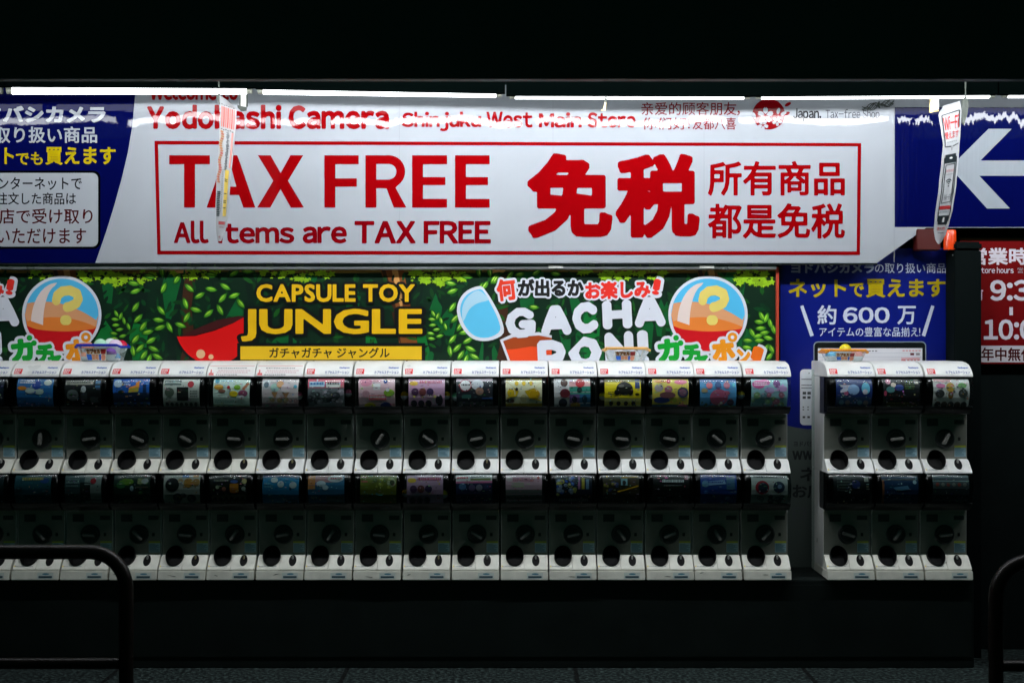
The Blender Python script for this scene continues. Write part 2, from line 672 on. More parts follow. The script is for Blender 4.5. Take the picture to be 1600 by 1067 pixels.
def pave_material():
    m = bpy.data.materials.new('granite_paving')
    m.use_nodes = True
    N, L = m.node_tree.nodes, m.node_tree.links
    p = N['Principled BSDF']
    g = N.new('ShaderNodeNewGeometry')
    n = N.new('ShaderNodeTexNoise')
    n.inputs['Scale'].default_value = 48
    n.inputs['Detail'].default_value = 2
    L.new(g.outputs['Position'], n.inputs['Vector'])
    r = N.new('ShaderNodeValToRGB')
    r.color_ramp.elements[0].position = 0.46
    r.color_ramp.elements[1].position = 0.66
    r.color_ramp.elements[0].color = (0.004, 0.008, 0.008, 1)
    r.color_ramp.elements[1].color = (0.055, 0.08, 0.076, 1)
    L.new(n.outputs['Fac'], r.inputs[0])
    br = N.new('ShaderNodeTexBrick')
    br.offset = 0.5
    br.inputs['Scale'].default_value = 1.0
    br.inputs['Brick Width'].default_value = 1.2
    br.inputs['Row Height'].default_value = 0.6
    br.inputs['Mortar Size'].default_value = 0.012
    br.inputs['Color1'].default_value = (1, 1, 1, 1)
    br.inputs['Color2'].default_value = (0.8, 0.82, 0.82, 1)
    br.inputs['Mortar'].default_value = (0.12, 0.12, 0.12, 1)
    mp = N.new('ShaderNodeMapping')
    mp.inputs['Location'].default_value = (-0.333, 0.20, 0)
    L.new(g.outputs['Position'], mp.inputs['Vector'])
    L.new(mp.outputs[0], br.inputs['Vector'])
    mx = N.new('ShaderNodeMix')
    mx.data_type = 'RGBA'
    mx.blend_type = 'MULTIPLY'
    mx.inputs[0].default_value = 1
    L.new(r.outputs[0], mx.inputs[6])
    L.new(br.outputs[0], mx.inputs[7])
    L.new(mx.outputs[2], p.inputs['Base Color'])
    p.inputs['Roughness'].default_value = 0.75
    p.inputs['Specular IOR Level'].default_value = 0.2
    b = N.new('ShaderNodeBump')
    b.inputs['Strength'].default_value = 0.7
    b.inputs['Distance'].default_value = 0.006
    L.new(n.outputs['Fac'], b.inputs['Height'])
    L.new(b.outputs[0], p.inputs['Normal'])
    return m

# ------------------------------------------------------------------ setting
g = Geo()
g.face([(-60, -80, 0), (60, -80, 0), (60, 10, 0), (-60, 10, 0)])
tag(g.build('pavement', pave_material()), None, None, kind='structure')

WALL_Y = 0.06
g = Geo()
g.box(-9, 9, WALL_Y, WALL_Y + 0.2, 0, 5.5)
tag(g.build('shop_wall', M['wall']), 'dark unlit shop wall behind the signs and the rows of capsule machines', 'wall')

can = thing('canopy', 'black canopy edge and soffit above the row of fluorescent tubes', 'canopy', (0, -1.5, 2.9))
FASC_Y = -1.5
zf = at(800, 124, FASC_Y).z
g = Geo(); g.box(-9, 9, 0, 0.06, zf - 2.9, 2.4)
g.build('fascia', M['fascia'], can)
g = Geo(); g.box(-9, 9, 0.062, 1.555, 0.32, 0.40)
g.build('soffit', M['fascia'], can)

g = Geo(); g.box(at(-320, 0, -0.4).x, at(1522, 0, -0.4).x, -0.40, 0.055, 0.0, 0.462, 0.004)
g.box(at(-320, 0, -0.4).x, at(1518, 0, -0.4).x, -0.406, -0.401, 0.06, 0.44, 0.002)
tag(g.build('machine_plinth', M['black']), 'long black plinth carrying the two rows of white capsule machines', 'plinth')

# ------------------------------------------------------------------ fluorescent lamps
tube_mat = emissive('lit_tube', (0.93, 0.97, 1.0), LAMP_BACK)
front_mats = {f: emissive('lit_tube_front', (0.93, 0.97, 1.0), LAMP_FRONT * f) for f in (0.35, 0.6, 0.75, 1.0)}   # tubes towards both ends turned down, to darken the sides
LAMP_Y = -0.49
rowA = [(-372, -6, 135, 135, 148, 148), (20, 385, 135, 137, 148, 147.6), (412, 775, 138.5, 145.5, 148, 153), (805, 1162, 149, 150, 155.2, 156),
        (1190, 1545, 150, 147.5, 156, 154), (1575, 1935, 147.5, 147.5, 153.5, 153.5)]
descA = ['lit fluorescent tube cut off by the left edge, above the blue sign', 'lit fluorescent tube above the blue sign and the hanging paper strip',
         'lit fluorescent tube above the red brand lettering, left of centre', 'lit fluorescent tube above the Chinese greeting on the white sign',
         'lit fluorescent tube above the cherry blossom emblem and the wire bundle', 'lit fluorescent tube at the far right above the white arrow']
for (x0, x1, t0, t1, b0, b1), ds in zip(rowA, descA):
    A, B = at(x0, b0 - 5.6, LAMP_Y), at(x1, b1 - 5.6, LAMP_Y)
    mid = (A + B) / 2
    t = thing('fluorescent_lamp', ds, 'lamp', mid, 'row of lit tubes over the sign')
    a, b = A - mid, B - mid
    Geo().tube([a, b], 0.0185, 16).build('tube', tube_mat, t, True)
    s = (b - a).normalized()
    for q, e in ((a, -1), (b, 1)):
        gg = Geo()
        gg.tube([q + s * e * 0.003, q + s * e * 0.030], 0.017, 14)
        gg.box(q.x + e * 0.006 if e > 0 else q.x - 0.034, q.x + 0.034 if e > 0 else q.x - 0.006, -0.012, 0.012, q.z + 0.012, q.z + 0.05)
        gg.build('socket', M['socket'], t, True)
    yy = -0.56
    P = [at(x0 - 14, 119, yy) - mid, at(x1 + 14, 119, yy) - mid, at(x1 + 14, t1, yy) - mid, at(x0 - 14, t0, yy) - mid]
    Geo().prism(P, (0, 0.04, 0)).build('batten', M['batten'], t)
# the second row, higher and further out behind the canopy edge
for k in range(6):
    xc = -3.02 + k * 1.25
    t = thing('fluorescent_lamp', ['lit fluorescent tube hidden behind the canopy edge, seen only mirrored in the glossy signs'][0], 'lamp', (xc, -1.10, 2.988), 'tubes behind the canopy edge')
    Geo().tube([(-0.585, 0, 0), (0.585, 0, 0)], 0.0185, 16).build('tube', front_mats[(0.35, 0.6, 1.0, 1.0, 0.75, 0.75)[k]], t, True)
    gg = Geo(); gg.box(-0.60, 0.60, -0.03, 0.03, 0.03, 0.09, 0.004); gg.build('batten', M['batten'], t)
    for e in (-1, 1):
        gg = Geo(); gg.tube([(e * 0.588, 0, 0), (e * 0.612, 0, 0)], 0.017, 12); gg.box(e * 0.6 - 0.008, e * 0.6 + 0.008, -0.012, 0.012, 0.01, 0.05)
        gg.build('socket', M['socket'], t, True)

# ------------------------------------------------------------------ the long sign
LEAN = math.radians(2.6)
SN = Vector((0, -math.cos(LEAN), -math.sin(LEAN)))
SP = at(800, 411, -0.085)
smap = flat_map(SP, SN)
K = 1.75
WHITE = srgb(212, 217, 226, K)
RED = srgb(182, 4, 14, K)
BLUE = srgb(5, 11, 84, K * 0.85)
YEL = srgb(236, 206, 20, K)
ts = thing('tax_free_sign', 'long glossy white and blue shop sign with red tax free lettering', 'sign', SP)
outline = [(-320, 133), (1700, 133), (1700, 356), (1447, 356), (1370, 411), (-320, 411)]
pts = [smap(a, b, 0) - SP for a, b in outline]
gg = Geo(); gg.prism([p - SN * 0.002 for p in pts], -SN * 0.05)
gg.build('panel', M['black'], ts)
p = Print(smap)
p.poly(outline, WHITE, 0)
p.build('white_face', M['sign'], ts)
p = Print(smap)
edge = [(213, 133), (211, 150), (207, 195), (200, 238), (190, 280), (179, 320), (165, 365), (149, 411)]
p.poly([(-320, 133)] + edge + [(-320, 411)], BLUE, 1)
p.build('blue_panel', M['sign'], ts)
p = Print(smap)
p.text('ドバシカメラ', (-20, 166, 165, 192), WHITE, 0.045, 3, metric='octagon')
p.text('取り扱い商品', (-10, 198, 152, 224), WHITE, 0.02, 3)
p.text('ネット', (-52, 230, 22, 258), YEL, 0.03, 3)
p.text('でも', (25, 238, 67, 258), YEL, 0.025, 3)
p.text('買えます', (71, 230, 181, 258), YEL, 0.03, 3)
p.build('lettering', M['sign'], ts)
p = Print(smap)
p.round_rect(-60, 267, 157, 389, 11, srgb(8, 10, 14, K), 2)
p.round_rect(-57, 270.5, 153.5, 385.5, 9, WHITE, 3)
p.text('インターネットで', (-22, 277, 128, 297), srgb(30, 28, 32, K), 0.012, 4)
p.text('注文した商品は', (-5, 301, 119, 320), srgb(30, 28, 32, K), 0.012, 4)
p.text('当店で受け取り', (-24, 326, 145, 350), srgb(88, 16, 20, K), 0.012, 4)
p.text('いただけます', (-4, 357, 135, 381), srgb(88, 16, 20, K), 0.012, 4)
p.build('notice_box', M['sign'], ts)
# head line
def words_part(name, items):
    q = Print(smap)
    for it, kw in items:
        q.text(*it, **kw)
    q.build(name, M['sign'], ts)
RD = dict(metric='round')
words_part('welcome_lettering', [((wide('Welcome to'), (234, 130, 372, 157), RED, 0.05, 3), RD)])
words_part('shop_name_lettering', [((wide('Yodobashi'), (230, 164, 440, 202.5), RED, 0.05, 3), dict(metric='round', gap=0.13)), ((wide('Camera'), (451, 165, 608, 202.5), RED, 0.05, 3), dict(metric='round', gap=0.13))])
words_part('branch_lettering', [((wide('Shinjuku'), (628, 175, 752, 205.5), RED, 0.036, 3), {}), ((wide('West'), (760, 175, 832, 200), RED, 0.036, 3), {}), ((wide('Main'), (842, 176, 909, 200), RED, 0.036, 3), {}), ((wide('Store'), (918, 176, 993, 200), RED, 0.036, 3), {})])
words_part('greeting_lettering', [(('亲爱的顾客朋友，', (1002, 160, 1156, 181), srgb(150, 14, 22, K), 0.006, 3), {}), (('你们好！', (1003, 184, 1078, 203), srgb(160, 14, 22, K), 0.006, 3), {}), (('友都八喜', (1082, 184, 1150, 203), srgb(160, 14, 22, K), 0.006, 3), {})])
words_part('country_lettering', [((wide('Japan.'), (1239, 170, 1283, 190), srgb(20, 20, 24, K), 0.022, 3), {})])
words_part('tax_shop_lettering', [((wide('Tax-free Shop'), (1290, 171, 1374, 189), srgb(70, 72, 78, K), 0.0, 3), {})])
# blossom emblem
p = Print(smap)
p.disc(1201, 179, 25.5, 24, srgb(165, 12, 24, K), 3, 40)
def blossom(cx, cy, R, rot, n=5):
    for k in range(n):
        a = rot + 2 * math.pi * k / n
        ca, sa = math.cos(a), math.sin(a)
        pe = [(0.12, 0), (0.4, -0.26), (0.78, -0.27), (0.98, -0.10), (0.88, 0.0), (0.98, 0.10), (0.78, 0.27), (0.4, 0.26)]
        p.poly([(cx + R * (u * ca - w * sa), cy + R * (u * sa + w * ca)) for u, w in pe], WHITE, 4)
blossom(1196, 180.5, 13, -math.pi / 2)
blossom(1192, 196, 9, 0.3)
blossom(1214, 190, 8, 0.2)
for x, y, a in ((1216, 174, -1.3), (1224, 178, -0.5), (1178, 181, 1.2)):
    p.disc(x, y, 5, 2.6, WHITE, 5, 10, a)
for x, y, a in ((1231, 163.5, -0.5), (1229, 178, -0.4)):
    p.disc(x, y, 5.5, 2.6, srgb(165, 12, 24, K), 4, 10, a)
p.build('blossom_emblem', M['sign'], ts)
# red frame and the big words
p = Print(smap)
p.ring([(241.5, 220.5), (1345.5, 224), (1343.5, 398.5), (246, 397.5)], [(247, 226), (1340, 229), (1338.5, 393), (251, 392)], RED, 3)
p.build('red_frame', M['sign'], ts)
p = Print(smap)
def big(letter, x0, x1, y0, y1):
    w = x1 - x0
    bar, st = 14, 17
    if letter == 'T':
        c = (x0 + x1) / 2
        q = [[(x0, y0), (x1, y0), (x1, y0 + bar), (c + st / 2, y0 + bar), (c + st / 2, y1), (c - st / 2, y1), (c - st / 2, y0 + bar), (x0, y0 + bar)]]
    elif letter == 'A':
        c = (x0 + x1) / 2
        o = [(x0, y1), (c - 10, y0), (c + 10, y0), (x1, y1), (x1 - 18.5, y1), (x1 - 25.5, y1 - 19.5), (x0 + 25.5, y1 - 19.5), (x0 + 18.5, y1)]
        q = [o, [(x0 + 29.5, y1 - 32.5), (x1 - 29.5, y1 - 32.5), (c, y0 + 18)]]
    elif letter == 'X':
        c, m = (x0 + x1) / 2, (y0 + y1) / 2 - 1
        q = [[(x0 + 1, y0), (x0 + 21, y0), (c, m - 12), (x1 - 21, y0), (x1 - 1, y0), (c + 11.5, m), (x1, y1), (x1 - 20.5, y1), (c, m + 13), (x0 + 20.5, y1), (x0, y1), (c - 11.5, m)]]
    elif letter == 'F':
        m = y0 + 36
        q = [[(x0, y0), (x1, y0), (x1, y0 + bar), (x0 + st, y0 + bar), (x0 + st, m), (x1 - 3, m), (x1 - 3, m + 13), (x0 + st, m + 13), (x0 + st, y1), (x0, y1)]]
    elif letter == 'E':
        m = y0 + 34
        q = [[(x0, y0), (x1, y0), (x1, y0 + bar), (x0 + st, y0 + bar), (x0 + st, m), (x1 - 2.5, m), (x1 - 2.5, m + 12.5), (x0 + st, m + 12.5), (x0 + st, y1 - 13.5), (x1, y1 - 13.5), (x1, y1), (x0, y1)]]
    elif letter == 'R':
        R0, R1 = 25, 11.5
        cy = y0 + 25.5
        cx = x1 - 2 - R0
        arc = [(cx + R0 * math.sin(t), cy - R0 * math.cos(t) * 1.02) for t in [math.pi * k / 16 for k in range(0, 14)]]
        o = [(x0, y0), (cx, y0)] + arc[1:] + [(cx + 10, cy + 25), (x1, y1), (x1 - 19.5, y1), (cx - 4, y0 + 51.5), (x0 + st, y0 + 51.5), (x0 + st, y1), (x0, y1)]
        i = [(x0 + st, y0 + 13.5), (cx, y0 + 13.5)] + [(cx + R1 * math.sin(t), cy - R1 * math.cos(t) * 1.04) for t in [math.pi * k / 10 for k in range(1, 10)]] + [(cx, y0 + 38), (x0 + st, y0 + 38)]
        q = [o, i]
    p.tris(*fill_loops(q), RED, 3, lambda x, y: (x, y))
for l, a, b in (('T', 264.5, 328), ('A', 323, 399), ('X', 402, 475), ('F', 507, 560.5), ('R', 571, 635), ('E', 644, 698.5), ('E', 711, 765)):
    big(l, a, b, 243, 324.5)
for w, x0, x1, y0 in (('All', 272, 326, 345), ('items', 340, 460, 346), ('are', 473, 542, 354), ('TAX FREE', 554, 767, 345.5)):
    p.text(wide(w), (x0, y0, x1, 380.5), srgb(160, 4, 20, K), 0.036, 3, gap=0.085)
p.text('免', (824, 240, 957, 372), RED, 0.042, 3, step=0.0125)
p.text('税', (962, 241, 1093, 372), RED, 0.042, 3, step=0.0125)
p.text('所有商品', (1106, 252, 1320, 306), RED, 0.022, 3)
p.text('都是免税', (1106, 318, 1320, 373), RED, 0.022, 3)
p.build('tax_free_lettering', M['sign'], ts)
for x in (624, 864, 1100, 1397):
    p = Print(smap)
    p.rect(x - 0.4, 150, x + 0.4, 410, srgb(200, 204, 212, K), 2)
    p.build('sheet_seam', M['sign'], ts)
# arrow panel
p = Print(smap)
p.rect(1398, 168, 1700, 355, srgb(5, 12, 84, K * 0.85), 1)
p.build('arrow_panel', M['sign'], ts)
p = Print(smap)
p.poly([(1484, 262), (1544.5, 201.6), (1581, 201.6), (1532, 251), (1700, 251), (1700, 275), (1530, 275), (1578, 326), (1542, 326)], srgb(196, 204, 214, K), 2)
p.build('white_arrow', M['sign'], ts)
gg = Geo(); gg.prism([smap(a, b, 0.003) - SP for a, b in ((-320, 411.5), (1371, 411.5), (1371, 414), (-320, 414))], -SN * 0.055)
gg.build('lower_edge_trim', M['black'], ts)

# ------------------------------------------------------------------ jungle banner
BY = -0.02
BN = Vector((0, -1, 0))
BP = at(600, 500, BY)
bmap = flat_map(BP, BN)
KB = 0.80
jb = thing('jungle_banner', 'green jungle banner with yellow capsule toy lettering above the machines', 'banner', BP)
gg = Geo()
gg.prism([at(a, b, BY + 0.001) - BP for a, b in ((-320, 417), (1213, 417), (1213, 640), (-320, 640))], (0, 0.02, 0))
gg.build('backing', M['black'], jb)
rng = random.Random(7)
DG = srgb(3, 34, 18, KB)
p = Print(bmap, 0.0003)
p.rect(-320, 418, 1212.5, 640, DG, 0)
MG = srgb(6, 84, 38, KB)
BG2 = srgb(10, 128, 50, KB)
VD = srgb(2, 26, 16, KB)
BR, BRL, BRD = srgb(120, 66, 26, KB), srgb(196, 140, 78, KB), srgb(58, 30, 16, KB)
LG, LGL, LGD = srgb(98, 158, 36, KB), srgb(176, 210, 84, KB), srgb(18, 66, 18, KB)
TOPG = srgb(138, 180, 26, KB)
def scene_panel(ox):
    """one printed panel of jungle, ox = its left edge"""
    def pl(pts, c, h): p.poly([(ox + a, b) for a, b in pts], c, h)
    for k in range(26):                                   # soft distant greens
        x, y = rng.uniform(0, 500), rng.uniform(420, 600)
        w, hh = rng.uniform(12, 50), rng.uniform(18, 60)
        pl([(x, y - hh), (x + w * 0.5, y - hh * 0.2), (x + w * 0.3, y + hh), (x - w * 0.3, y + hh * 0.9), (x - w * 0.5, y)], rng.choice([MG, MG, VD, VD, srgb(8, 104, 42, KB)]), 1 + k % 3)
    for x, w, s in ((85, 14, -26), (175, 9, 20), (258, 8, -10), (330, 10, 30), (455, 9, -14)):  # dark trunks
        pl([(x, 418), (x + w, 418), (x + w * 0.8 + s, 520), (x + w * 1.2 + s, 640), (x + s - 3, 640), (x + s, 520)], VD, 4)
    # brown trunk
    pl([(390, 418), (427, 418), (434, 455), (446, 520), (470, 640), (428, 640), (420, 530), (405, 460)], BR, 5)
    pl([(408, 418), (418, 418), (424, 455), (428, 500), (420, 470)], BRL, 6)
    pl([(392, 418), (398, 418), (414, 470), (424, 540), (416, 520), (404, 462)], BRD, 6)
    pl([(86, 430), (104, 425), (96, 480), (104, 560), (84, 620), (70, 640), (60, 640), (84, 540), (80, 480)], BRD, 5)
    pl([(-10, 421), (520, 421), (520, 424.5), (300, 427.5), (120, 424), (-10, 428)], srgb(110, 88, 34, KB), 5)
    pl([(60, 420), (95, 420), (90, 426), (70, 428)], BRL, 6)
def leaf(x, y, l, w, a, h=8, tone=0):
    ca, sa = math.cos(a), math.sin(a)
    def tr(u, v): return (x + u * l * ca - v * w * sa, y + u * l * sa + v * w * ca)
    O = [(-1, 0), (-0.6, -0.62), (0, -0.95), (0.55, -0.68), (1.05, 0), (0.55, 0.68), (0, 0.95), (-0.6, 0.62)]
    j = rng.uniform(1.0, 1.4)
    c1 = tuple(v * j for v in LG); c2 = tuple(v * j for v in (LGL if tone else srgb(142, 190, 52, KB)))
    p.poly([tr(u * 1.08, v * 1.25) for u, v in O], LGD, h)
    p.poly([tr(u, v) for u, v in O], tuple(v * j for v in srgb(44, 104, 22, KB)), h + 1)
    p.poly([tr(u * 0.86, v * 0.80) for u, v in O], tuple(v * j for v in srgb(74, 134, 28, KB)), h + 2)
    p.poly([tr(u * 0.72, v * 0.50 - 0.18) for u, v in O], c1, h + 3)
    p.poly([tr(u * 0.55, v * 0.26 - 0.22) for u, v in O], c2, h + 4)
    p.poly([tr(-0.95, -0.08), tr(0.95, -0.03), tr(0.95, 0.05), tr(-0.95, 0.08)], srgb(26, 72, 18, KB), h + 5)
def clump(x, y, s, n):
    for k in range(n):
        a = rng.uniform(0, 6.28); r = s * math.sqrt(rng.random())
        cx, cy, q = x + r * math.cos(a) * 1.5, y + r * math.sin(a) * 0.75, rng.uniform(2, 5)
        t0 = rng.uniform(0, 1)
        pts = []
        for m in range(10):
            rr = q * (1.25 if m % 2 else 0.6)
            pts.append((cx + rr * 1.3 * math.cos(t0 + m * 0.628), cy + rr * math.sin(t0 + m * 0.628)))
        j = rng.uniform(0.75, 1.15)
        p.poly(pts, tuple(v * j for v in TOPG), 9 + k % 5)
for ox in (-310, 203, 697, 1199):
    if ox < 1100: scene_panel(ox)
for k in range(760):                                     # undergrowth: dim leaves in depth
    x, y = rng.uniform(-300, 1205), rng.uniform(428, 566)
    l, w, a = rng.uniform(5, 11), rng.uniform(2, 4), rng.uniform(0, 6.28)
    ca, sa = math.cos(a), math.sin(a)
    c = rng.choice([(3, 46, 22), (2, 30, 16), (5, 60, 26), (10, 56, 20), (20, 78, 22)])
    p.poly([(x + u * l * ca - v * w * sa, y + u * l * sa + v * w * ca) for u, v in ((-1, 0), (-0.4, -0.8), (0.4, -0.8), (1, 0), (0.4, 0.8), (-0.4, 0.8))], srgb(*c, KB), 7)
for x, y, s, n in ((150, 430, 17, 26), (185, 437, 13, 18), (225, 432, 14, 18), (300, 426, 20, 20), (330, 424, 14, 10), (430, 424, 15, 14), (470, 428, 17, 22), (500, 424, 14, 12), (660, 430, 16, 22), (685, 436, 12, 16), (712, 432, 12, 16),
                   (930, 424, 16, 14), (960, 428, 16, 22), (990, 424, 12, 12), (1020, 426, 14, 14), (1165, 433, 17, 24), (1195, 438, 14, 18), (1178, 428, 20, 16), (60, 426, 15, 10)):
    clump(x, y, s, n)
def branch(x, y, pts, l=9, w=4.2, tone=0):
    for dx, dy, a in pts:
        leaf(x + dx, y + dy, l * rng.uniform(0.85, 1.15), w, math.radians(a + rng.uniform(-12, 12)), 14, tone)
for ox, tone in ((0, 0), (495, 1)):
    L = [(234, 432, 10), (253, 424, 80), (277, 436, -58), (256, 450, -65), (212, 455, -20), (209, 443, 10), (212, 480, -55), (216, 498, -45), (224, 510, -55), (212, 530, -50), (248, 500, 8), (250, 512, -20), (252, 485, 50), (265, 511, 62), (231, 519, -14),
         (236, 532, -30), (240, 545, 24), (219, 544, -45), (225, 555, -55), (246, 557, 26), (208, 548, 80), (233, 562, -70), (182, 490, 60), (189, 494, -70), (180, 499, 6), (194, 501, 75), (181, 508, -4), (201, 510, 70), (187, 515, -10), (178, 521, 10), (192, 525, -15), (179, 529, 5), (330, 430, 6), (366, 427, -35), (387, 424, 4)]
    if not ox:
        L = L + [(296, 450, 40), (312, 462, -30), (290, 474, 70), (330, 452, 10), (348, 466, -50), (306, 484, 15), (326, 490, -40), (352, 448, 30), (366, 462, -20), (292, 496, -60), (344, 484, 60), (376, 474, 50), (282, 508, 20)]
    for x, y, a in L:
        if ox and 695 < x + ox < 705 and False: continue
        small = x < 203
        if ox and x > 300: continue
        leaf(x + ox, y, 6.6 if small else 9.6, 3.0 if small else 4.2, math.radians(a), 14, tone)
for x, y, a in ((1190, 494, 60), (1197, 497, -70), (1186, 503, 6), (1203, 505, 75), (1188, 513, -4), (1208, 514, 70), (1194, 520, -10), (1175, 520, 60), (1184, 525, -15), (1168, 532, 5), (1200, 528, 15), (1186, 532, 0), (1167, 543, 8), (1205, 545, 60), (1196, 545, -60), (1202, 557, -50), (1190, 560, -70),
                (812, 429, -12), (838, 426, -30), (868, 428, 8), (834, 480, 5), (758, 446, -55), (775, 437, -60), (797, 430, -50), (765, 425, 80)):
    leaf(x, y, 8.5, 4.0, math.radians(a), 14, 1 if x < 900 else 0)
p.build('jungle_print', M['banner'], jb)
BK = srgb(6, 10, 10, KB)
YB = srgb(252, 198, 18, KB * 0.9)
WB = srgb(222, 224, 236, KB)
# capsule toy jungle
p = Print(bmap, 0.0003)
def bowl(pts, col, h): p.poly(pts, col, h)
arc = []
for k in range(25):
    t = k / 24
    a = math.radians(180 - 180 * t)
    cx, cy, R = 333, 508, 59
    u, w = R * math.cos(a), 62 * math.sin(a)
    ro = math.radians(-17.5)
    arc.append((cx + u * math.cos(ro) - w * math.sin(ro), cy + u * math.sin(ro) + w * math.cos(ro)))
mid = [(388, 492), (365, 505), (335, 517), (305, 525), (277, 527)]
p.poly([(a + (a - 333) * 0.05, b + (b - 500) * 0.05) for a, b in arc + mid[1:-1]], BK, 20)
p.poly(arc + mid[1:-1], srgb(206, 10, 12, KB), 21)
p.poly([(282, 526), (306, 514), (340, 500), (372, 494), (385, 494), (365, 504.5), (335, 516), (305, 524)], srgb(60, 16, 18, KB), 22)
p.disc(314, 553, 7, 7, srgb(246, 196, 150, KB), 22)
p.disc(330, 557.5, 4, 4, srgb(246, 196, 150, KB), 22)
p.build('red_capsule_bowl', M['banner'], jb)
p = Print(bmap, 0.0003)
p.text('CAPSULE TOY', (401, 444, 648, 472), YB, 0.032, 26, outline=[(0.11, BK, 24)], metric='octagon', gap=0.11)
p.text('JUNGLE', (377, 482.5, 660, 533.5), YB, 0.032, 27, outline=[(0.085, BK, 23)], metric='octagon', gap=0.12)
p.rect(371, 536, 664.5, 566, BK, 25)
p.rect(376, 541, 659, 562, srgb(255, 206, 36, KB), 27)
p.text('ガチャガチャ ジャングル', (421, 543, 609, 559.5), srgb(20, 18, 16, KB), 0.02, 28)
p.build('jungle_lettering', M['banner'], jb)
# the repeated capsule panel
GL = {
 'G': [[(0.82, 0.2), (0.62, 0.06), (0.38, 0.06), (0.14, 0.24), (0.06, 0.5), (0.14, 0.76), (0.38, 0.94), (0.64, 0.93), (0.86, 0.8), (0.88, 0.56), (0.56, 0.56)]],
 'A': [[(0.04, 0.95), (0.22, 0.5), (0.42, 0.08), (0.58, 0.08), (0.78, 0.5), (0.96, 0.95)], [(0.22, 0.70), (0.78, 0.70)], [(0.30, 0.60), (0.70, 0.60)], [(0.5, 0.08), (0.5, 0.14)]],
 'C': [[(0.86, 0.2), (0.64, 0.06), (0.38, 0.08), (0.14, 0.26), (0.06, 0.52), (0.16, 0.78), (0.4, 0.94), (0.66, 0.93), (0.88, 0.8)]],
 'H': [[(0.1, 0.04), (0.1, 0.96)], [(0.9, 0.04), (0.9, 0.96)], [(0.1, 0.5), (0.9, 0.5)]],
 'P': [[(0.1, 0.98), (0.1, 0.05), (0.55, 0.05), (0.86, 0.16), (0.94, 0.34), (0.86, 0.52), (0.55, 0.63), (0.1, 0.62)]],
 'O': [[(0.5, 0.04), (0.2, 0.14), (0.05, 0.5), (0.2, 0.86), (0.5, 0.96), (0.8, 0.86), (0.95, 0.5), (0.8, 0.14), (0.5, 0.04)]],
 'N': [[(0.1, 0.96), (0.1, 0.06), (0.9, 0.94), (0.9, 0.04)], [(0.14, 0.1), (0.14, 0.5)]],
 '!': [[(0.5, 0.0), (0.5, 0.62)], [(0.5, 0.95), (0.5, 0.97)]],
 '?': [[(0.1, 0.36), (0.14, 0.2), (0.34, 0.06), (0.6, 0.04), (0.86, 0.14), (0.92, 0.32), (0.84, 0.46), (0.62, 0.56), (0.5, 0.58)], [(0.40, 1.0), (0.5, 1.0)]],
}
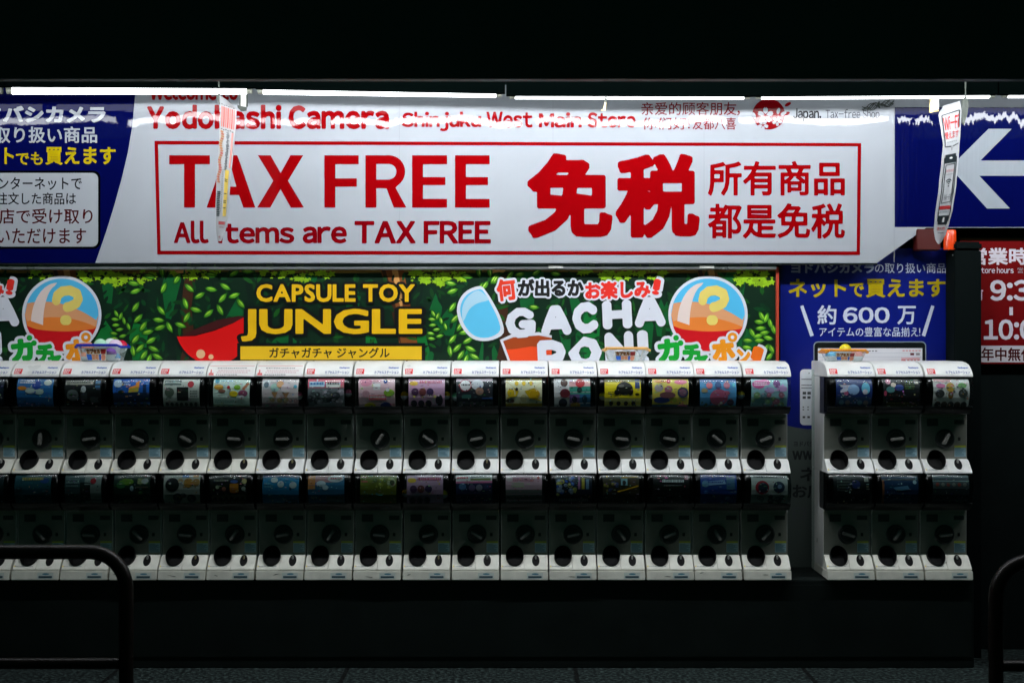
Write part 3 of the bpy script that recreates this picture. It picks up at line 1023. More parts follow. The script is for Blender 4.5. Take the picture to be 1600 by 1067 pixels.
def capsule_panel(dx):
    rel = lambda *q: [(a + dx, b) for a, b in q]
    # opened blue half
    out = [(750, 447), (760, 456), (772, 475), (783, 498), (787, 520), (770, 531), (750, 532.5), (734, 526), (720, 508), (714, 486), (718, 468), (730, 454)]
    inn = [(750, 452), (758, 459), (768, 477), (778, 498), (781.5, 516), (768, 526), (751, 527.5), (737, 521.5), (725, 506), (719, 486), (722.5, 470), (733, 458)]
    def soft(q):
        r = []
        n = len(q)
        for i in range(n):
            a, b, c, d = (np.array(q[(i + k) % n]) for k in (-1, 0, 1, 2))
            for t in (0, 0.33, 0.66):
                r.append(tuple(0.5 * (2 * b + (c - a) * t + (2 * a - 5 * b + 4 * c - d) * t * t + (3 * b - a - 3 * c + d) * t ** 3)))
        return r
    p.poly(rel(*soft(out)), WB, 20)
    p.poly(rel(*soft(inn)), srgb(96, 196, 238, KB), 21)
    p.poly(rel(*soft([(748, 454), (758, 461), (763, 469), (746, 474), (733, 484), (724, 502), (722, 486), (726, 471), (736, 459)])), srgb(178, 218, 240, KB), 22)
    # opened red half
    out = [(781, 531), (800, 522), (842, 519), (862, 524), (862, 600), (806, 600), (792, 560)]
    p.poly(rel(*out), WB, 20)
    p.poly(rel((786, 533), (802, 527), (842, 524), (862, 528), (862, 600), (810, 600), (796, 560)), srgb(226, 70, 26, KB), 21)
    p.poly(rel((786, 533), (802, 527), (842, 524), (862, 528), (862, 545), (830, 541), (806, 545), (792, 546)), srgb(150, 60, 20, KB), 22)
    # closed capsule
    X, Y = 1106 + dx, 492
    p.disc(X, Y, 62, 61, WB, 20, 56)
    p.disc(X, Y, 57.5, 56.5, srgb(80, 182, 228, KB), 21, 56)
    R = 57.5
    def cap(ys, col, h):
        """region of the disc below a curve ys(x)"""
        pts = []
        for k in range(33):
            x = -R + 2 * R * k / 32
            lim = 56.5 / 57.5 * math.sqrt(max(0, R * R - x * x))
            pts.append((X + x, Y + max(-lim, min(lim, ys(x / R)))))
        for k in range(32, -1, -1):
            x = -R + 2 * R * k / 32
            pts.append((X + x, Y + 56.5 / 57.5 * math.sqrt(max(0, R * R - x * x)) + 0.001 * k))
        p.poly(pts, col, h)
    cap(lambda t: -18 + 14 * (t + 0.25) ** 2 + 7 * t, srgb(208, 146, 104, KB), 22)
    cap(lambda t: 0 + 16 * t * 0.3 + 12 * t * t + 4, srgb(214, 118, 48, KB), 23)
    cap(lambda t: 26 - 6 * (t + 0.2) ** 2 + 16 * t * 0.2 - 10 * (t < -0.7) * (abs(t) - 0.7), srgb(190, 12, 24, KB), 24)
    p.poly([(X - 7 - 41 * math.cos(t), Y + 14 - 64 * math.sin(t)) for t in [math.radians(4 + 86 * k / 12) for k in range(13)]] + [(X - 7 - 22 * math.cos(t), Y + 16 - 62 * math.sin(t)) for t in [math.radians(80 - 80 * k / 12) for k in range(13)]], srgb(226, 206, 200, KB), 25)
    p.strokes(GL['?'], (X - 15, Y - 46, X + 33, Y + 16), 0.16, srgb(246, 222, 116, KB), 26)
    # headline
    p.text('何', (776 + dx, 436, 806 + dx, 470), srgb(232, 60, 34, KB), 0.05, 28, outline=[(0.11, WB, 27)], rot=-0.12)
    p.text('が出るか', (809 + dx, 436, 912 + dx, 464), srgb(20, 20, 22, KB), 0.05, 28, outline=[(0.11, WB, 27)], rot=0.0)
    p.text('お楽しみ', (914 + dx, 439, 1016 + dx, 467), srgb(222, 44, 34, KB), 0.05, 28, outline=[(0.11, WB, 27)], rot=-0.03)
    p.strokes(GL['!'], (1020 + dx, 436, 1031 + dx, 461), 0.16, srgb(222, 44, 34, KB), 29, rot=0.17)
    p.strokes(GL['!'], (1015 + dx, 431, 1036 + dx, 466), 0.30, WB, 27, rot=0.17)
    for ch, b in (('G', (790, 481, 837, 528)), ('A', (845, 477, 892, 524)), ('C', (894, 472, 934, 521)), ('H', (941, 469, 987, 514)), ('A', (991, 464, 1039, 511)),
                  ('P', (840, 531, 884, 584)), ('O', (888, 526, 940, 576)), ('N', (945, 518, 990, 574)), ('!', (996, 516, 1013, 570))):
        p.strokes(GL[ch], (b[0] + dx, b[1], b[2] + dx, b[3]), 0.165 if ch == 'G' else 0.19 if ch != '!' else 0.17, WB, 30, rot=-0.05)
    GR, OR = srgb(6, 142, 40, KB), srgb(236, 146, 22, KB)
    o = [(0.12, WB, 32)]
    p.text('カ', (1027 + dx, 529, 1062 + dx, 565), GR, 0.075, 34, outline=o, metric='round', rot=-0.12)
    for cx, cy in ((1056, 528), (1063, 536)):
        p.disc(cx + dx, cy, 7.5, 7.5, WB, 33); p.disc(cx + dx, cy, 4.4, 4.4, GR, 35)
    p.text('チ', (1066 + dx, 537, 1094 + dx, 568), GR, 0.075, 34, outline=o, metric='round', rot=0.04)
    p.text('ャ', (1084 + dx, 552, 1106 + dx, 572), GR, 0.075, 34, outline=o, metric='round')
    p.text('ホ', (1112 + dx, 530, 1148 + dx, 566), OR, 0.075, 34, outline=o, metric='round', rot=-0.10)
    p.disc(1144 + dx, 527, 10.5, 10.5, WB, 33); p.disc(1144 + dx, 527, 7.5, 7.5, OR, 35); p.disc(1144 + dx, 527, 3, 3, WB, 36)
    p.text('ン', (1150 + dx, 545, 1172 + dx, 570), OR, 0.075, 34, outline=o, metric='round')
    p.strokes(GL['!'], (1173 + dx, 541, 1190 + dx, 572), 0.17, srgb(226, 104, 20, KB), 35, rot=0.3)
    p.strokes(GL['!'], (1168 + dx, 537, 1195 + dx, 576), 0.30, WB, 31, rot=0.3)
for dx in (-1009, 0):
    p = Print(bmap, 0.0003)
    capsule_panel(dx)
    p.build('capsule_lettering', M['banner'], jb)
gg = Geo(); gg.prism([at(a, b, BY - 0.02) - BP for a, b in ((1213, 417), (1217.3, 417), (1217.3, 640), (1213, 640))], (0, 0.04, 0), 0.002)
gg.build('red_edge_strip', material('orange_red_trim', (0.50, 0.06, 0.03), 0.4), jb)
gg = Geo(); gg.box(at(-320, 0, -0.05).x - BP.x, at(1212, 0, -0.05).x - BP.x, -0.055, 0.03, at(0, 421.0, -0.075).z - BP.z, at(0, 415.5, -0.075).z - BP.z, 0.003)
gg.build('top_rail', M['alu'], jb)
for x0, x1 in ((857, 880), (1093, 1116)):
    gg = Geo(); gg.box(at(x0, 0, -0.08).x - BP.x, at(x1, 0, -0.08).x - BP.x, -0.059, -0.0555, at(0, 419.5, -0.08).z - BP.z, at(0, 414.8, -0.08).z - BP.z, 0.001)
    gg.build('rail_clip', M['bracket'], jb)

# ------------------------------------------------------------------ blue poster
PY = 0.035
PP = at(1350, 600, PY)
pmap = flat_map(PP, BN)
po = thing('blue_poster', 'tall blue shop poster with yellow lettering and a laptop picture', 'poster', PP)
gg = Geo(); gg.prism([at(a, b, PY + 0.001) - PP for a, b in ((1219, 388), (1491, 388), (1491, 905), (1219, 905))], (0, 0.02, 0))
gg.build('backing', M['black'], po)
KP = 0.66
p = Print(pmap)
p.rect(1219, 388, 1491, 905, srgb(8, 20, 104, KP), 0)
WP = srgb(200, 206, 224, KP)
p.text('ヨドバシカメラ', (1236, 411, 1366, 427), srgb(150, 158, 180, KP), 0.04, 2)  # white ink greyed: the shadow under the sign is put into this colour
p.text('の取り扱い商品', (1367, 411, 1478, 427), WP, 0.012, 2)
p.text('ネット', (1232, 436, 1322, 465), YEL, 0.03, 2)
p.text('で', (1327, 442, 1350, 464), YEL, 0.03, 2)
p.text('買えます', (1353, 436, 1477, 465), YEL, 0.03, 2)
p.text('約', (1277, 477, 1307, 507), WP, 0.02, 2)
p.text(wide('600'), (1317, 480, 1390, 505), WP, 0.028, 2)
p.text('万', (1402, 478, 1431, 507), WP, 0.02, 2)
p.text('アイテムの豊富な品揃え！', (1280, 511, 1438, 526), WP, 0.006, 2)
p.poly([(1250, 478.5), (1255, 477), (1271.5, 524), (1266, 526)], WP, 2)
p.poly([(1460, 478.5), (1455, 477), (1440, 524), (1445.5, 526)], WP, 2)
p.build('lettering', M['poster'], po)
p = Print(pmap)
p.round_rect(1271, 533.5, 1447, 700, 7, srgb(120, 130, 140, KP), 2)
p.round_rect(1272.5, 535, 1445.5, 700, 6, srgb(12, 16, 18, KP), 3)
p.rect(1278, 544, 1441, 690, srgb(222, 220, 226, KP), 4)
for y, x0, x1, c in ((547.5, 1352, 1372, (110, 110, 116)), (547, 1410, 1440, (196, 130, 130)), (563.5, 1348, 1386, (120, 120, 124)), (564, 1280, 1292, (120, 120, 120)), (571, 1300, 1340, (150, 150, 150))):
    for k in range(int((x1 - x0) / 5)):
        p.rect(x0 + k * 5, y, x0 + k * 5 + 3.4, y + 1.7, srgb(*c, KP), 5)
for y in (551, 557.5):
    p.rect(1279, y, 1440, y + 0.7, srgb(176, 176, 184, KP), 5)
p.rect(1422, 551.5, 1428, 555, srgb(90, 20, 24, KP), 5)
p.rect(1431, 551.5, 1437, 555, srgb(130, 120, 124, KP), 5)
p.rect(1408, 562, 1415, 567, srgb(180, 20, 24, KP), 5)
for k in range(4):
    p.rect(1417 + k * 5.3, 562, 1421 + k * 5.3, 567, srgb(176, 70, 70, KP), 5)
p.rect(1408, 559.3, 1437, 560.8, srgb(200, 110, 110, KP), 5)
p.build('laptop_picture', M['poster'], po)
p = Print(pmap)
p.round_rect(1250, 577, 1300, 664, 6, srgb(206, 210, 214, KP), 2)
p.rect(1252, 592, 1300, 652, srgb(190, 194, 198, KP), 3)
for y in (592, 601, 605.5):
    p.rect(1252, y, 1300, y + 0.9, srgb(40, 44, 48, KP), 4)
p.disc(1264, 583, 0.9, 0.9, srgb(30, 30, 30, KP), 4, 8)
for r_, (y, s) in enumerate(((612, 4.2), (619, 3.8), (635, 1.6), (639, 1.6), (650, 3.0))):
    for k in range(6):
        p.rect(1254 + k * 7.4, y, 1254 + k * 7.4 + s * 1.3, y + s, srgb(60, 64, 66, KP), 4)
p.build('phone_picture', M['poster'], po)
p = Print(pmap)
p.poly([(1219, 662), (1240, 667), (1262, 670.5), (1300, 667), (1350, 660), (1491, 640), (1491, 905), (1219, 905)], srgb(78, 86, 83, KP), 1.5)
p.text('ヨドバシ', (1240, 689, 1272, 697), srgb(30, 34, 36, KP), 0.02, 3)
p.text(wide('www'), (1238, 704, 1286, 718), srgb(30, 34, 36, KP), 0.04, 3)
p.text('ネット', (1250, 730, 1330, 752), srgb(30, 34, 36, KP), 0.03, 3)
p.text('お店', (1238, 756, 1286, 778), srgb(30, 34, 36, KP), 0.03, 3)
p.text('日', (1238, 792, 1260, 812), srgb(80, 84, 86, KP), 0.03, 3)
p.build('web_address_panel', M['poster'], po)

# ------------------------------------------------------------------ opening hours sign, pillar, red lamp
HY = 0.01
HP = at(1570, 470, HY)
hmap = flat_map(HP, BN)
hs = thing('opening_hours_sign', 'dark red opening hours sign with white numerals right of the pillar', 'sign', HP)
gg = Geo(); gg.prism([at(a, b, HY + 0.001) - HP for a, b in ((1500, 372), (1720, 372), (1720, 568.5), (1500, 568.5))], (0, 0.03, 0))
gg.build('panel', M['black'], hs)
p = Print(hmap)
KH = 0.85
p.rect(1500, 372, 1720, 568.5, srgb(112, 14, 20, KH), 0)
p.build('red_face', M['hours'], hs)
p = Print(hmap)
WH = srgb(214, 206, 216, KH)
p.text('営業時間', (1514, 387.5, 1636, 414), WH, 0.028, 2)
p.text(wide('Store hours'), (1527, 417.5, 1583.6, 427), WH, 0.02, 2)
p.text('営业时间'[0:2], (1589.5, 418, 1610, 427), srgb(150, 130, 136, KH), 0.01, 2)
p.text('午前', (1490, 450, 1536, 470), WH, 0.02, 2)
p.text(wide('9:30'), (1547, 437.5, 1636, 470), WH, 0.03, 2)
p.rect(1577, 480, 1582.5, 492.5, WH, 2)
p.text(wide('10:00'), (1537, 499, 1640, 531), WH, 0.03, 2)
p.rect(1500, 540, 1720, 566, srgb(206, 202, 208, KH), 1)
p.text('年中無休', (1533, 543, 1616, 564), srgb(70, 14, 18, KH), 0.022, 2)
p.build('lettering', M['hours'], hs)

pl = thing('pillar', 'dark square pillar with a rounded top beside the opening hours sign', 'pillar', at(1512, 1043, -0.1))
PZ = at(1512, 1043, -0.1)
pa, pb = at(1491.5, 358, -0.16), at(1533.5, 358, -0.16)
gg = Geo(); gg.box(pa.x - PZ.x, pb.x - PZ.x, -0.06, 0.10, 0.0, pa.z - 0.05, 0.004)
gg.build('shaft', M['pillar'], pl)
gg = Geo(); gg.box(pa.x - PZ.x - 0.003, pb.x - PZ.x + 0.003, -0.066, 0.103, pa.z - 0.049, pa.z, 0.012)
gg.build('cap', M['alu'] if False else M['pillar'], pl)

rl = thing('alarm_lamp', 'orange red lamp box behind the lower tip of the hanging Wi-Fi strip', 'lamp', at(1481, 394, -0.10))
RZ = at(1481, 394, -0.10)
a, b = at(1470, 358, -0.10) - RZ, at(1491, 391, -0.10) - RZ
gg = Geo(); gg.lathe([(0.034, 0), (0.034, 0.10), (0.030, 0.108)], (0.005, -0.02, b.z), 'Z', seg=24)
gg.build('lens', M['lampred'], rl, True)
gg = Geo(); gg.box(at(1432, 0, -0.1).x - RZ.x, at(1469, 0, -0.1).x - RZ.x, -0.01, 0.08, b.z, a.z, 0.004)
gg.build('housing', M['darkred'], rl)
gg = Geo(); gg.tube([(0.02, -0.03, b.z - 0.035), (0.036, -0.03, b.z - 0.022), (0.036, -0.03, b.z - 0.004)], 0.010, 10)
gg.build('cable_gland', M['handle'], rl, True)

# ------------------------------------------------------------------ hanging strips
def interp(tab, v):
    for (v0, a0), (v1, a1) in zip(tab, tab[1:]):
        if v <= v1:
            t = (v - v0) / (v1 - v0)
            t = t * t * (3 - 2 * t) * 0.5 + t * 0.5
            return a0 + (a1 - a0) * t
    return tab[-1][1]
def ribbon(name, label, Lx, Rx, y0, y1, Yl, Yr, paint, top):
    """paper strip hung edge-on: left edge at depth Yl, right edge at Yr; Lx, Rx tables (v, px)"""
    org = at((Lx[0][1] + Rx[0][1]) / 2, y0[0] if isinstance(y0, tuple) else y0, (Yl + Yr) / 2)
    t = thing(name, label, 'paper strip', org)
    def S(u, v, h=0):
        yb = y0[0] + (y0[1] - y0[0]) * u if isinstance(y0, tuple) else y0
        ye = y1
        L, R = interp(Lx, v), interp(Rx, v)
        a = L + (R - L) * u
        b = yb + (ye - yb) * v
        return at(a, b, Yl + (Yr - Yl) * u)
    def mp(u, v, h):
        P = S(u, v)
        du, dv = S(min(1, u + 0.02), v) - S(max(0, u - 0.02), v), S(u, min(1, v + 0.01)) - S(u, max(0, v - 0.01))
        n = du.cross(dv).normalized()
        if n.dot(CAM - P) < 0: n = -n
        return P + n * h
    bm = bmesh.new()
    nu, nv = 6, 60
    for side in (0, 1):
        gr = [[bm.verts.new(mp(i / nu, j / nv, -0.0008 * side) - org) for i in range(nu + 1)] for j in range(nv + 1)]
        for j in range(nv):
            for i in range(nu):
                bm.faces.new([gr[j][i], gr[j][i + 1], gr[j + 1][i + 1], gr[j + 1][i]])
    me = bpy.data.meshes.new('paper')
    bm.to_mesh(me); bm.free()
    link_mesh('paper', me, M['paper'], t, True)
    for nm, fn in paint:
        p = Print(mp, 0.0008)
        fn(p)
        p.build(nm, M['strip'], t)
    top(t, org)
    return t
M['paper'] = material('white_paper', (0.50, 0.51, 0.53), 0.35)
KS = 0.9
def strip_lines(p, D, q, w):
    for (a, b), (c, d) in zip(q, q[1:]):
        n = 8
        for i in range(n):
            x0, y0_, x1, y1_ = a + (c - a) * i / n, b + (d - b) * i / n, a + (c - a) * (i + 1) / n, b + (d - b) * (i + 1) / n
            if abs(c - a) > abs(d - b): p.poly([(x0, y0_ - w * 0.14), (x1, y1_ - w * 0.14), (x1, y1_ + w * 0.14), (x0, y0_ + w * 0.14)], D, 2)
            else: p.poly([(x0 - w, y0_), (x0 + w, y0_), (x1 + w, y1_), (x1 - w, y1_)], D, 2)
def wifi(p):
    R, D, G = srgb(196, 30, 30, KS), srgb(30, 40, 42, KS), srgb(130, 134, 138, KS)
    p.text(wide('Wi-Fi'), (0.16, 0.085, 0.88, 0.185), R, 0.02, 2)
    p.text('使えます', (0.16, 0.195, 0.88, 0.25), R, 0.012, 2)
    for k in range(5):
        p.rect(0.24 + k * 0.12, 0.268, 0.32 + k * 0.12, 0.274, G, 2)
    lines = lambda q, w=0.028: strip_lines(p, D, q, w)
    lines([(0.12, 0.075), (0.90, 0.06)]); lines([(0.12, 0.075), (0.12, 0.30)]); lines([(0.12, 0.30), (0.48, 0.305)]); lines([(0.6, 0.305), (0.90, 0.292)]); lines([(0.90, 0.06), (0.90, 0.18)])
    lines([(0.48, 0.305), (0.54, 0.335)], 0.03); lines([(0.6, 0.305), (0.54, 0.335)], 0.03)
def wifi_phone(p):
    R, D, G = srgb(196, 30, 30, KS), srgb(30, 40, 42, KS), srgb(130, 134, 138, KS)
    lines = lambda q, w=0.028: strip_lines(p, D, q, w)
    for k in range(24):                                          # the phone, in short bands so that it follows the curl
        v0, v1 = 0.36 + 0.50 * k / 24, 0.36 + 0.50 * (k + 1) / 24
        dark = v0 < 0.405 or v0 > 0.795
        ins = 0.0 if 0 < k < 23 else 0.06
        if dark: p.rect(0.14 + ins, v0, 0.88 - ins, v1, D, 2)
        else:
            p.rect(0.14, v0, 0.19, v1, D, 2); p.rect(0.83, v0, 0.88, v1, D, 2)
    p.disc(0.52, 0.388, 0.09, 0.007, srgb(210, 210, 210, KS), 4)
    p.round_rect(0.46, 0.81, 0.58, 0.845, 0.02, srgb(210, 210, 210, KS), 4)
    lines([(0.27, 0.435), (0.78, 0.432)], 0.022); lines([(0.27, 0.435), (0.27, 0.705)], 0.02); lines([(0.78, 0.432), (0.78, 0.70)], 0.02); lines([(0.27, 0.708), (0.78, 0.70)], 0.022)
    p.text('ヨドバシカメラ', (0.32, 0.468, 0.74, 0.488), R, 0.02, 2)
    p.rect(0.34, 0.502, 0.72, 0.506, G, 2)
    for r0 in (0.06, 0.14, 0.22):
        pts = [(0.53 + r0 * math.cos(a), 0.578 - r0 * 0.19 * math.sin(a)) for a in [math.radians(40 + 100 * k / 10) for k in range(11)]]
        pts2 = [(0.53 + (r0 - 0.045) * math.cos(a), 0.578 - (r0 - 0.045) * 0.19 * math.sin(a)) for a in [math.radians(140 - 100 * k / 10) for k in range(11)]]
        p.poly(pts + pts2, D, 2)
    p.disc(0.53, 0.588, 0.04, 0.006, D, 2, 10)
    p.text(wide('Wi-Fi'), (0.34, 0.645, 0.74, 0.685), srgb(60, 70, 74, KS), 0.0, 2)
    p.rect(0.19, 0.728, 0.83, 0.752, srgb(170, 50, 50, KS), 2)
    for k in range(6): p.rect(0.25 + k * 0.09, 0.764, 0.31 + k * 0.09, 0.772, G, 2)
    p.text('ヨドバシ', (0.20, 0.878, 0.82, 0.903), R, 0.03, 2)
    for k in range(5): p.rect(0.26 + k * 0.1, 0.917, 0.34 + k * 0.1, 0.922, D, 2)
def wifi_top(t, org):
    # the strip's upper end curls over; its shaded back is put in as dark colour
    a = at(1500, 152, -0.62) - org
    gg = Geo()
    P = [at(px_, py_, -0.60) - org for px_, py_ in ((1503, 157), (1509, 150), (1514, 160), (1512, 178), (1506, 196), (1503, 192))]
    gg.prism(P, (0, 0.012, 0), 0.002)
    gg.build('curled_end', M['bracket_dark'], t)
    gg = Geo(); gg.tube([at(1508.5, 153, -0.60) - org, at(1508.5, 118, -0.60) - org], 0.004, 8)
    gg.build('hanging_rod', M['bracket_dark'], t)
ribbon('wifi_strip', 'white hanging paper strip with red Wi-Fi lettering and a phone picture', [(0, 1474), (0.06, 1466.5), (0.2, 1471), (0.28, 1473.5), (0.4, 1471), (0.58, 1467), (0.8, 1461), (0.9, 1459.3), (0.96, 1461), (0.985, 1463.5), (1.0, 1466)],
       [(0, 1500), (0.06, 1502.5), (0.2, 1501), (0.4, 1498), (0.58, 1494.5), (0.75, 1489), (0.85, 1483.5), (0.93, 1478), (0.98, 1472), (1.0, 1468)], (166, 158), 381.5, -0.76, -0.60, [('speech_lettering', wifi), ('phone_picture', wifi_phone)], wifi_top)
def left_paint(p):
    R, D, Y = srgb(196, 84, 74, KS), srgb(40, 44, 44, KS), srgb(240, 206, 90, KS)
    PK = srgb(216, 130, 120, KS)
    r = random.Random(5)
    for k in range(7):
        for j in range(10):
            p.rect(0.10 + k * 0.125, 0.07 + 0.14 * j / 10, 0.18 + k * 0.125, 0.07 + 0.14 * (j + 1) / 10, R if k % 2 else PK, 2)
    for k in range(6):
        p.rect(0.1 + k * 0.14, 0.052 + 0.004 * (k % 2), 0.2 + k * 0.14, 0.058 + 0.004 * (k % 2), D, 2)
        p.rect(0.1 + k * 0.14, 0.222 + 0.004 * (k % 2), 0.2 + k * 0.14, 0.228 + 0.004 * (k % 2), D, 2)
    for k in range(22):
        v = 0.235 + k * 0.0165
        u = 0.10 + 0.06 * math.sin(k * 0.9)
        p.poly([(u, v), (u + 0.2, v + 0.004), (u + 0.16, v + 0.016), (u - 0.02, v + 0.014)], srgb(188, 90 + r.randint(0, 50), 84, KS), 2)
        if k < 15:
            p.rect(0.80, v, 0.92, v + 0.0165, srgb(222, 150, 140, KS), 2)
    for k in range(34):
        v = 0.24 + k * 0.0078
        p.rect(0.46 + r.uniform(0, 0.1), v, 0.60 + r.uniform(0, 0.1), v + 0.004, D, 2)
def left_column(p):
    D, Y = srgb(40, 44, 44, KS), srgb(240, 206, 90, KS)
    r = random.Random(6)
    for k in range(26):
        v = 0.50 + k * 0.0125
        p.rect(0.60, v, 0.86, v + 0.0125, Y, 2)
        if k in (5, 6, 13, 17, 18, 21): p.rect(0.62, v, 0.82, v + 0.006, srgb(60, 50, 20, KS), 3)
        if k < 24: p.rect(0.40, v, 0.47, v + 0.005, srgb(110, 112, 112, KS), 2)
    for k in range(14):
        v = 0.655 + k * 0.0125
        p.rect(0.10, v, 0.30 + r.uniform(0, 0.06), v + 0.0085, srgb(34, 52, 48, KS), 2)
    p.rect(0.28, 0.862, 0.86, 0.884, srgb(190, 70, 70, KS), 2)
    p.rect(0.36, 0.90, 0.8, 0.905, srgb(150, 80, 80, KS), 2)
    p.rect(0.3, 0.965, 0.6, 0.972, srgb(150, 20, 30, KS), 2)
def left_top(t, org):
    P = [at(px_, py_, -0.66) - org for px_, py_ in ((337.5, 149), (343.5, 146), (345.5, 158), (342.5, 164), (340, 158))]
    gg = Geo(); gg.prism(P, (0, 0.010, 0), 0.002); gg.build('curled_end', M['bracket_dark'], t)
    gg = Geo(); gg.tube([at(342, 150, -0.66) - org, at(342, 118, -0.66) - org], 0.0035, 8); gg.build('hanging_rod', M['bracket_dark'], t)
ribbon('price_strip', 'narrow white hanging paper strip with red stripes and a yellow column', [(0, 343), (0.1, 344), (0.3, 342.5), (0.6, 338), (0.8, 336.5), (0.93, 337.5), (1.0, 340.5)],
       [(0, 356), (0.06, 369.5), (0.15, 369), (0.3, 366), (0.6, 359.5), (0.8, 356.5), (0.92, 352.5), (1.0, 345.5)], (149, 158), 377, -0.66, -0.80, [('red_stripes', left_paint), ('yellow_column', left_column)], left_top)

# brackets hanging from the lamp row
def bracket(label, parts):
    o = at(*parts[0][0], parts[0][2])
    t = thing('sign_bracket', label, 'bracket', o)
    for (a, b, Y, nm, mt, c, dd) in [(q[0], q[1], q[2], q[3], q[4], q[5], q[6]) for q in parts]:
        gg = Geo(); gg.prism([at(x, y, Y) - o for x, y in c], (0, dd, 0), 0.0015); gg.build(nm, mt, t)
bracket('clear white bracket with a dark foot, right of the striped paper strip', [((380, 150), 0, -0.52, 'arm', M['bracket'], [(376, 147), (384.5, 147), (384.5, 167), (376, 166)], 0.012),
                                                            ((380, 150), 0, -0.525, 'edge', M['bracket_dark'], [(384.7, 147), (386.2, 147), (386.2, 167), (384.7, 167)], 0.02),
                                                            ((380, 150), 0, -0.525, 'edge', M['bracket_dark'], [(374, 147), (375.8, 147), (375.8, 165), (374, 165)], 0.02),
                                                            ((380, 150), 0, -0.53, 'foot', M['bracket_dark'], [(370.5, 164), (376, 166.3), (384.5, 167.3), (384.5, 173), (376, 173.5), (371, 168.5)], 0.02)])
bracket('thin rod bracket slanting down above the words main store', [((948, 145), 0, -0.54, 'rod', M['bracket_dark'], [(947, 138), (950, 138), (947.5, 160), (944.5, 160)], 0.008),
                                                             ((948, 145), 0, -0.54, 'hook', M['gold'], [(944.5, 160.3), (947.4, 160.3), (946, 173.5), (939, 172.5), (943, 170)], 0.010)])
bracket('white bracket with a brass edge, left of the hanging Wi-Fi strip', [((1455, 150), 0, -0.52, 'arm', M['bracket'], [(1459, 152), (1467, 152), (1467, 171), (1459, 172)], 0.012),
                                                            ((1455, 150), 0, -0.53, 'edge', M['gold'], [(1453.5, 153), (1458.5, 153), (1458.5, 172.3), (1467, 171.4), (1467, 174), (1452, 176.5)], 0.012)])
# tangle of wire on top of the sign
rg = random.Random(3)
gg = Geo()
ctr = at(1372, 165, -0.17)
for k in range(9):
    pts = []
    ph = rg.uniform(0, 6.28)
    for i in range(15):
        t = i / 14
        x = (t - 0.5) * 0.17 + rg.uniform(-0.004, 0.004)
        s = 0.018 * abs(math.sin(math.pi * (t - 0.08) * 2)) + 0.003
        pts.append(ctr + Vector((x, math.cos(ph + t * 9) * s * 0.6, math.sin(ph + t * 9) * s + x * 0.22)))
    gg.tube(pts, 0.0016, 6)
gg.tube([ctr + Vector((0.006, -0.012, -0.016)), ctr + Vector((-0.004, -0.014, 0)), ctr + Vector((0.004, -0.01, 0.018))], 0.005, 8)
o = gg.build('wire_bundle', M['wire'], None, True)
tag(o, 'tangled bundle of thin dark wire against the white sign, left of the arrow', 'wire bundle')

# ------------------------------------------------------------------ capsule machines
FY = -0.42
PXM = FPX / (FY - CAM.y)
W2 = 0.1235
H_TRAY, H_PANEL, H_WIN, H_LID = 0.070, 0.309, 0.508, 0.589
LIDP = [(-0.4265, 0.508), (-0.4265, 0.514), (-0.419, 0.527), (-0.403, 0.544), (-0.382, 0.559), (-0.352, 0.573), (-0.315, 0.583), (-0.25, 0.588), (-0.03, 0.589)]
FACE = -0.325
WP = [(-0.416, 0.507), (-0.436, 0.485), (-0.448, 0.457), (-0.450, 0.432), (-0.446, 0.402), (-0.434, 0.368), (-0.412, 0.336), (-0.375, 0.3135), (-0.328, 0.3105)]
def cover_y(z):
    for (y0, z0), (y1, z1) in zip(WP, WP[1:]):
        if z >= z1:
            return y0 + (y1 - y0) * (z - z0) / (z1 - z0)
    return WP[-1][0]
def lid_y(z):
    for (y0, z0), (y1, z1) in zip(LIDP, LIDP[1:]):
        if z <= z1:
            return y0 + (y1 - y0) * (z - z0) / (z1 - z0)
    return -0.03
def yz(prof, x0, x1):
    return [Vector((x0, y, z)) for y, z in prof], (x1 - x0, 0, 0)
